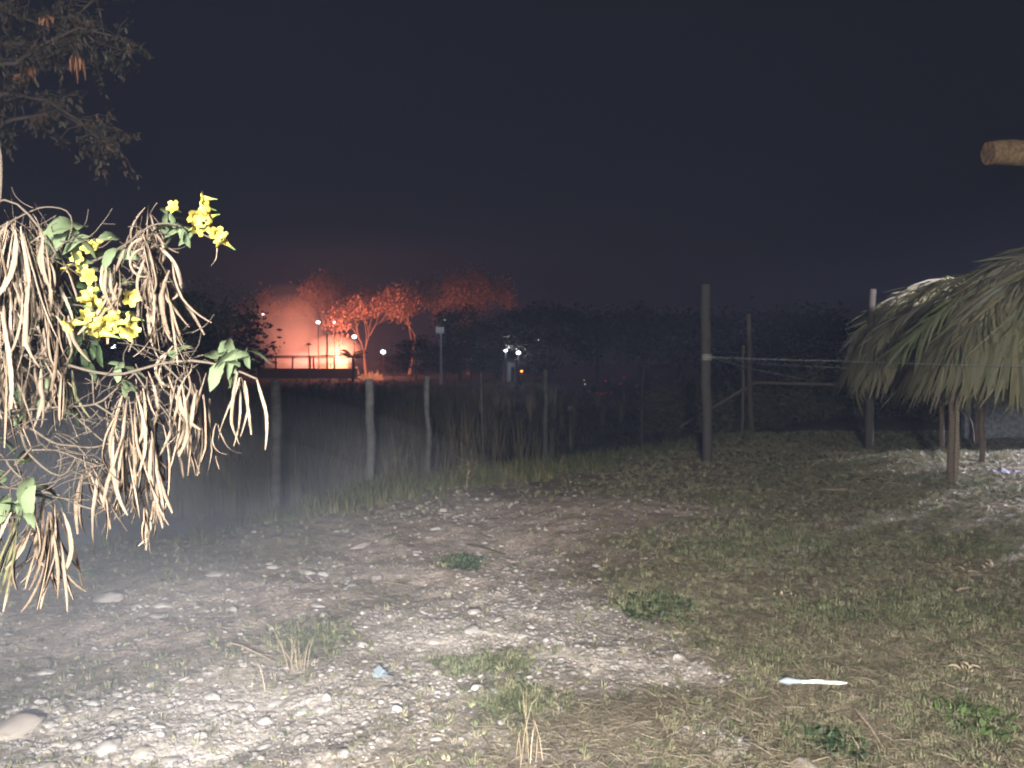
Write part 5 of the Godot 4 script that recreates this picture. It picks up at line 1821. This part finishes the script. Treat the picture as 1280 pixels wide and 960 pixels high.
	# hang x, y, count, spread x, spread y, shortest, longest, lean, tones, curled share
	var clusters := [
		[16, 284, 24, 16, 8, 110, 175, 0.05, [0, 1, 1, 3], 0.0],
		[46, 292, 12, 10, 8, 60, 95, 0.15, [1, 0, 3], 0.1],
		[66, 318, 10, 14, 10, 55, 85, 0.1, [0, 1, 3], 0.2],
		[8, 372, 16, 14, 18, 95, 150, 0.05, [0, 1, 2], 0.0],
		[36, 352, 10, 10, 14, 80, 125, 0.2, [1, 1, 0], 0.0],
		[184, 290, 15, 10, 14, 50, 75, 0.0, [2, 3, 0, 3], 1.0],
		[184, 300, 14, 10, 14, 80, 115, 0.1, [3, 0, 2, 1], 0.25],
		[196, 345, 16, 15, 16, 75, 105, 0.05, [0, 1, 2, 3], 0.0],
		[136, 336, 9, 14, 6, 48, 72, 0.15, [0, 1, 3], 0.0],
		[146, 356, 7, 12, 10, 60, 80, -0.45, [1, 0, 0], 0.0],
		[72, 392, 14, 13, 12, 62, 95, 0.0, [2, 3, 2], 0.05],
		[56, 460, 10, 26, 8, 55, 85, -0.1, [3, 2, 0], 0.05],
		[82, 462, 5, 8, 6, 50, 75, 0.05, [4, 4, 3], 0.0],
		[226, 436, 6, 12, 8, 60, 90, 0.0, [0, 3, 1], 0.7],
		[172, 498, 20, 13, 10, 95, 135, 0.05, [0, 1, 0, 3], 0.0],
		[153, 552, 11, 9, 16, 85, 115, 0.05, [0, 2, 1, 3], 0.0],
		[190, 548, 11, 12, 14, 90, 128, 0.0, [0, 1, 3], 0.0],
		[178, 632, 4, 8, 5, 45, 62, 0.1, [1, 0], 0.0],
		[232, 488, 6, 7, 8, 60, 100, -0.1, [0, 1, 3], 0.0],
		[252, 490, 7, 10, 10, 70, 115, -0.15, [0, 1, 2], 0.0],
		[118, 586, 8, 10, 14, 70, 105, 0.1, [3, 0, 2], 0.1],
		[66, 640, 14, 9, 8, 90, 128, 0.0, [0, 2, 3, 1], 0.0],
		[44, 660, 5, 8, 8, 60, 90, -0.3, [0, 1], 0.0],
		[20, 640, 8, 14, 10, 95, 130, -0.25, [4, 0, 1, 4], 0.0],
		[6, 446, 7, 6, 10, 85, 125, 0.05, [1, 0], 0.0],
		[200, 470, 8, 22, 6, 50, 85, 0.1, [3, 0], 0.15],
		[300, 468, 3, 7, 3, 82, 98, 0.25, [0, 1], 0.0],
		[268, 530, 2, 6, 3, 40, 55, 0.5, [3], 1.0],
	]
	for c in clusters:
		for k in c[2]:
			var d := D + rr.randf_range(-0.06, 0.09)
			var p := at(c[0] + rr.randfn() * c[3] * 0.6, c[1] + rr.randfn() * c[4] * 0.6, d)
			var l: float = rr.randf_range(c[5], c[6]) / F * d
			var curled: bool = rr.randf() < c[9]
			var m: Mesh = pods[12 + rr.randi() % 4] if curled else pods[rr.randi() % 12]
			var tilt: float = c[7] + rr.randfn() * 0.15
			var b := Basis(Vector3.BACK, tilt) * Basis(Vector3.RIGHT, rr.randfn() * 0.12) * Basis(Vector3.UP, rr.randf() * TAU if not curled else rr.randf_range(-0.5, 0.5) + (PI if rr.randf() < 0.5 else 0.0))
			var fat := rr.randf_range(0.85, 1.25) * 0.17 / l
			if curled: l *= 0.95
			part("seed_pod", m, M["pod%d" % c[8][rr.randi() % c[8].size()]], root, Transform3D(b * Basis.from_scale(Vector3(l * (fat if not curled else 1.0), l, l * (fat if not curled else 1.0))), p))
	# more pods deeper in the tangle, too many to pick out
	var deep: Array[Geo] = [Geo.new(), Geo.new(), Geo.new()]
	for c in clusters:
		if c[0] > 262: continue
		for k in int(c[2] * 0.7):
			var d := D + rr.randf_range(0.05, 0.24)
			var p := at(c[0] + rr.randfn() * c[3], c[1] + rr.randfn() * c[4] * 1.4 - 6.0, d)
			var l: float = rr.randf_range(c[5] * 0.7, c[6]) / F * d
			var m: ArrayMesh = pods[rr.randi() % pods.size()]
			var b := Basis(Vector3.BACK, c[7] + rr.randfn() * 0.22) * Basis(Vector3.RIGHT, rr.randfn() * 0.2) * Basis(Vector3.UP, rr.randf() * TAU)
			var xf := Transform3D(b * Basis.from_scale(Vector3(0.17, l, 0.17) if rr.randf() > 0.1 else Vector3(l, l, l)), p)
			var g := deep[rr.randi() % 3]
			var arr := m.surface_get_arrays(0)
			var base_i := g.v.size()
			var vv: PackedVector3Array = arr[Mesh.ARRAY_VERTEX]
			var nn: PackedVector3Array = arr[Mesh.ARRAY_NORMAL]
			var z := rr.randf_range(0.7, 1.2)
			g.tint = Color(z, z, z)
			var nb := xf.basis.inverse().transposed()
			for j in vv.size(): g.vert(xf * vv[j], (nb * nn[j]).normalized())
			for j in (arr[Mesh.ARRAY_INDEX] as PackedInt32Array): g.i.push_back(base_i + j)
	for k in 3:
		part("inner_seed_pods", deep[k].mesh(), M["pod%d" % [0, 3, 2][k]], root).set_meta("kind", "stuff")
	for q in [[300, 472, 283, 552], [306, 476, 313, 546], [321, 474, 337, 562], [271, 300, 266, 334]]:
		var p := at(q[0], q[1], 1.6); var e := at(q[2], q[3], 1.6)
		var y := (p - e)
		var l := y.length()
		y = y.normalized()
		var x := y.cross(Vector3.BACK).normalized()
		var w := 0.17 if q[0] != 271 else 0.07
		part("seed_pod", pods[[1, 4, 0, 5][[300, 306, 321, 271].find(q[0])]], M.pod1, root, Transform3D(Basis(-x * w, y * l, x.cross(y) * w), p))
	# leaves
	var lf := [leaflet_mesh(901, 0.35, 0.19), leaflet_mesh(902, 0.6, 0.2), leaflet_mesh(903, 0.2, 0.16)]
	# x, y, count, spread, length, dark, depth
	var greens := [
		[276, 452, 8, 8, 38, 0, 1.58], [292, 438, 8, 8, 36, 0, 1.58], [306, 444, 5, 5, 34, 0, 1.57], [282, 428, 6, 6, 34, 0, 1.6],
		[92, 285, 7, 9, 42, 0, 1.63], [108, 300, 6, 9, 38, 0, 1.65], [138, 318, 5, 9, 36, 0, 1.66],
		[220, 284, 9, 10, 24, 0, 1.62], [232, 288, 8, 9, 22, 0, 1.61], [210, 272, 5, 6, 22, 0, 1.63],
		[154, 458, 5, 4, 28, 0, 1.59], [158, 474, 5, 8, 24, 0, 1.6], [212, 440, 3, 6, 26, 0, 1.61],
		[40, 606, 3, 6, 46, 0, 1.6], [14, 622, 6, 9, 38, 0, 1.62], [28, 636, 5, 8, 34, 0, 1.63], [4, 545, 3, 5, 36, 0, 1.65], [36, 520, 3, 8, 22, 0, 1.68],
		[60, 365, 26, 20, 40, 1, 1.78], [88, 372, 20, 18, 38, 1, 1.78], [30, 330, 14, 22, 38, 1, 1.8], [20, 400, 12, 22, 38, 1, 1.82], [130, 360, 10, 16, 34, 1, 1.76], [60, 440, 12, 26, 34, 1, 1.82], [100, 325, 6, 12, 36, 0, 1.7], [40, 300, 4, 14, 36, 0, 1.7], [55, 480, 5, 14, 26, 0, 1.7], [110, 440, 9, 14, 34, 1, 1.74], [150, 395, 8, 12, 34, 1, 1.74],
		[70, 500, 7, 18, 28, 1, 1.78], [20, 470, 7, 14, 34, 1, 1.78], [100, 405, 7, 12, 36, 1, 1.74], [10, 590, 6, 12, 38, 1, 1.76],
	]
	for q in greens:
		for k in q[2]:
			var d: float = q[6] + rr.randf_range(-0.03, 0.04)
			var p := at(q[0] + rr.randfn() * q[3] * 0.6, q[1] + rr.randfn() * q[3] * 0.6, d)
			var l: float = q[4] / F * d * rr.randf_range(0.7, 1.15)
			var yaw := rr.randf() * TAU
			var b := Basis(Vector3.UP, yaw) * Basis(Vector3.BACK, rr.randf_range(-1.1, 0.6)) * Basis(Vector3.RIGHT, rr.randf_range(-1.0, 1.0))
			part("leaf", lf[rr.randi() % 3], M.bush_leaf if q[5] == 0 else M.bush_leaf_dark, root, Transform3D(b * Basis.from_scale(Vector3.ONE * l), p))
	# flowers
	var fl := [flower_mesh(951), flower_mesh(952), flower_mesh(953)]
	var fpos := [[217, 259], [255, 248], [257, 260], [245, 271], [247, 285], [258, 284], [261, 272], [272, 292], [278, 300], [112, 309, 1], [121, 303, 1], [104, 338, 1], [112, 346, 1], [84, 336, 1], [97, 322, 1],
		[86, 408], [95, 403], [108, 374], [119, 378], [115, 400], [123, 406], [130, 416], [140, 412], [160, 416], [166, 412], [164, 372], [150, 402], [163, 398], [127, 392], [142, 396], [108, 394], [134, 404], [118, 412], [113, 366]]
	for q in fpos:
		var d: float = (1.67 if q.size() > 2 else 1.6) + rr.randf_range(-0.02, 0.02)
		var p := at(q[0], q[1], d)
		var l := rr.randf_range(0.017, 0.023) * 1.15
		var dir := Vector3(rr.randfn() * 0.7, rr.randf_range(-0.5, 0.6), rr.randf_range(0.2, 1.0)).normalized()
		var up := dir.cross(Vector3(0.3, 1, 0.2)).normalized()
		var b := Basis(dir, up, dir.cross(up))
		var f := part("flower", fl[rr.randi() % 3], M.petal, root, Transform3D(b * Basis.from_scale(Vector3(l * 1.2, l, l)), p - dir * l))
		var cg := Geo.new()
		cg.tint = Color(0.10, 0.15, 0.04)
		cg.tube(PackedVector3Array([Vector3(-0.3, -0.12, 0), Vector3(-0.05, 0, 0), Vector3(0.16, 0, 0)]), PackedFloat32Array([0.03, 0.09, 0.12]), 6)
		part("calyx", cg.mesh(), M.leaf, f, Transform3D(), false)
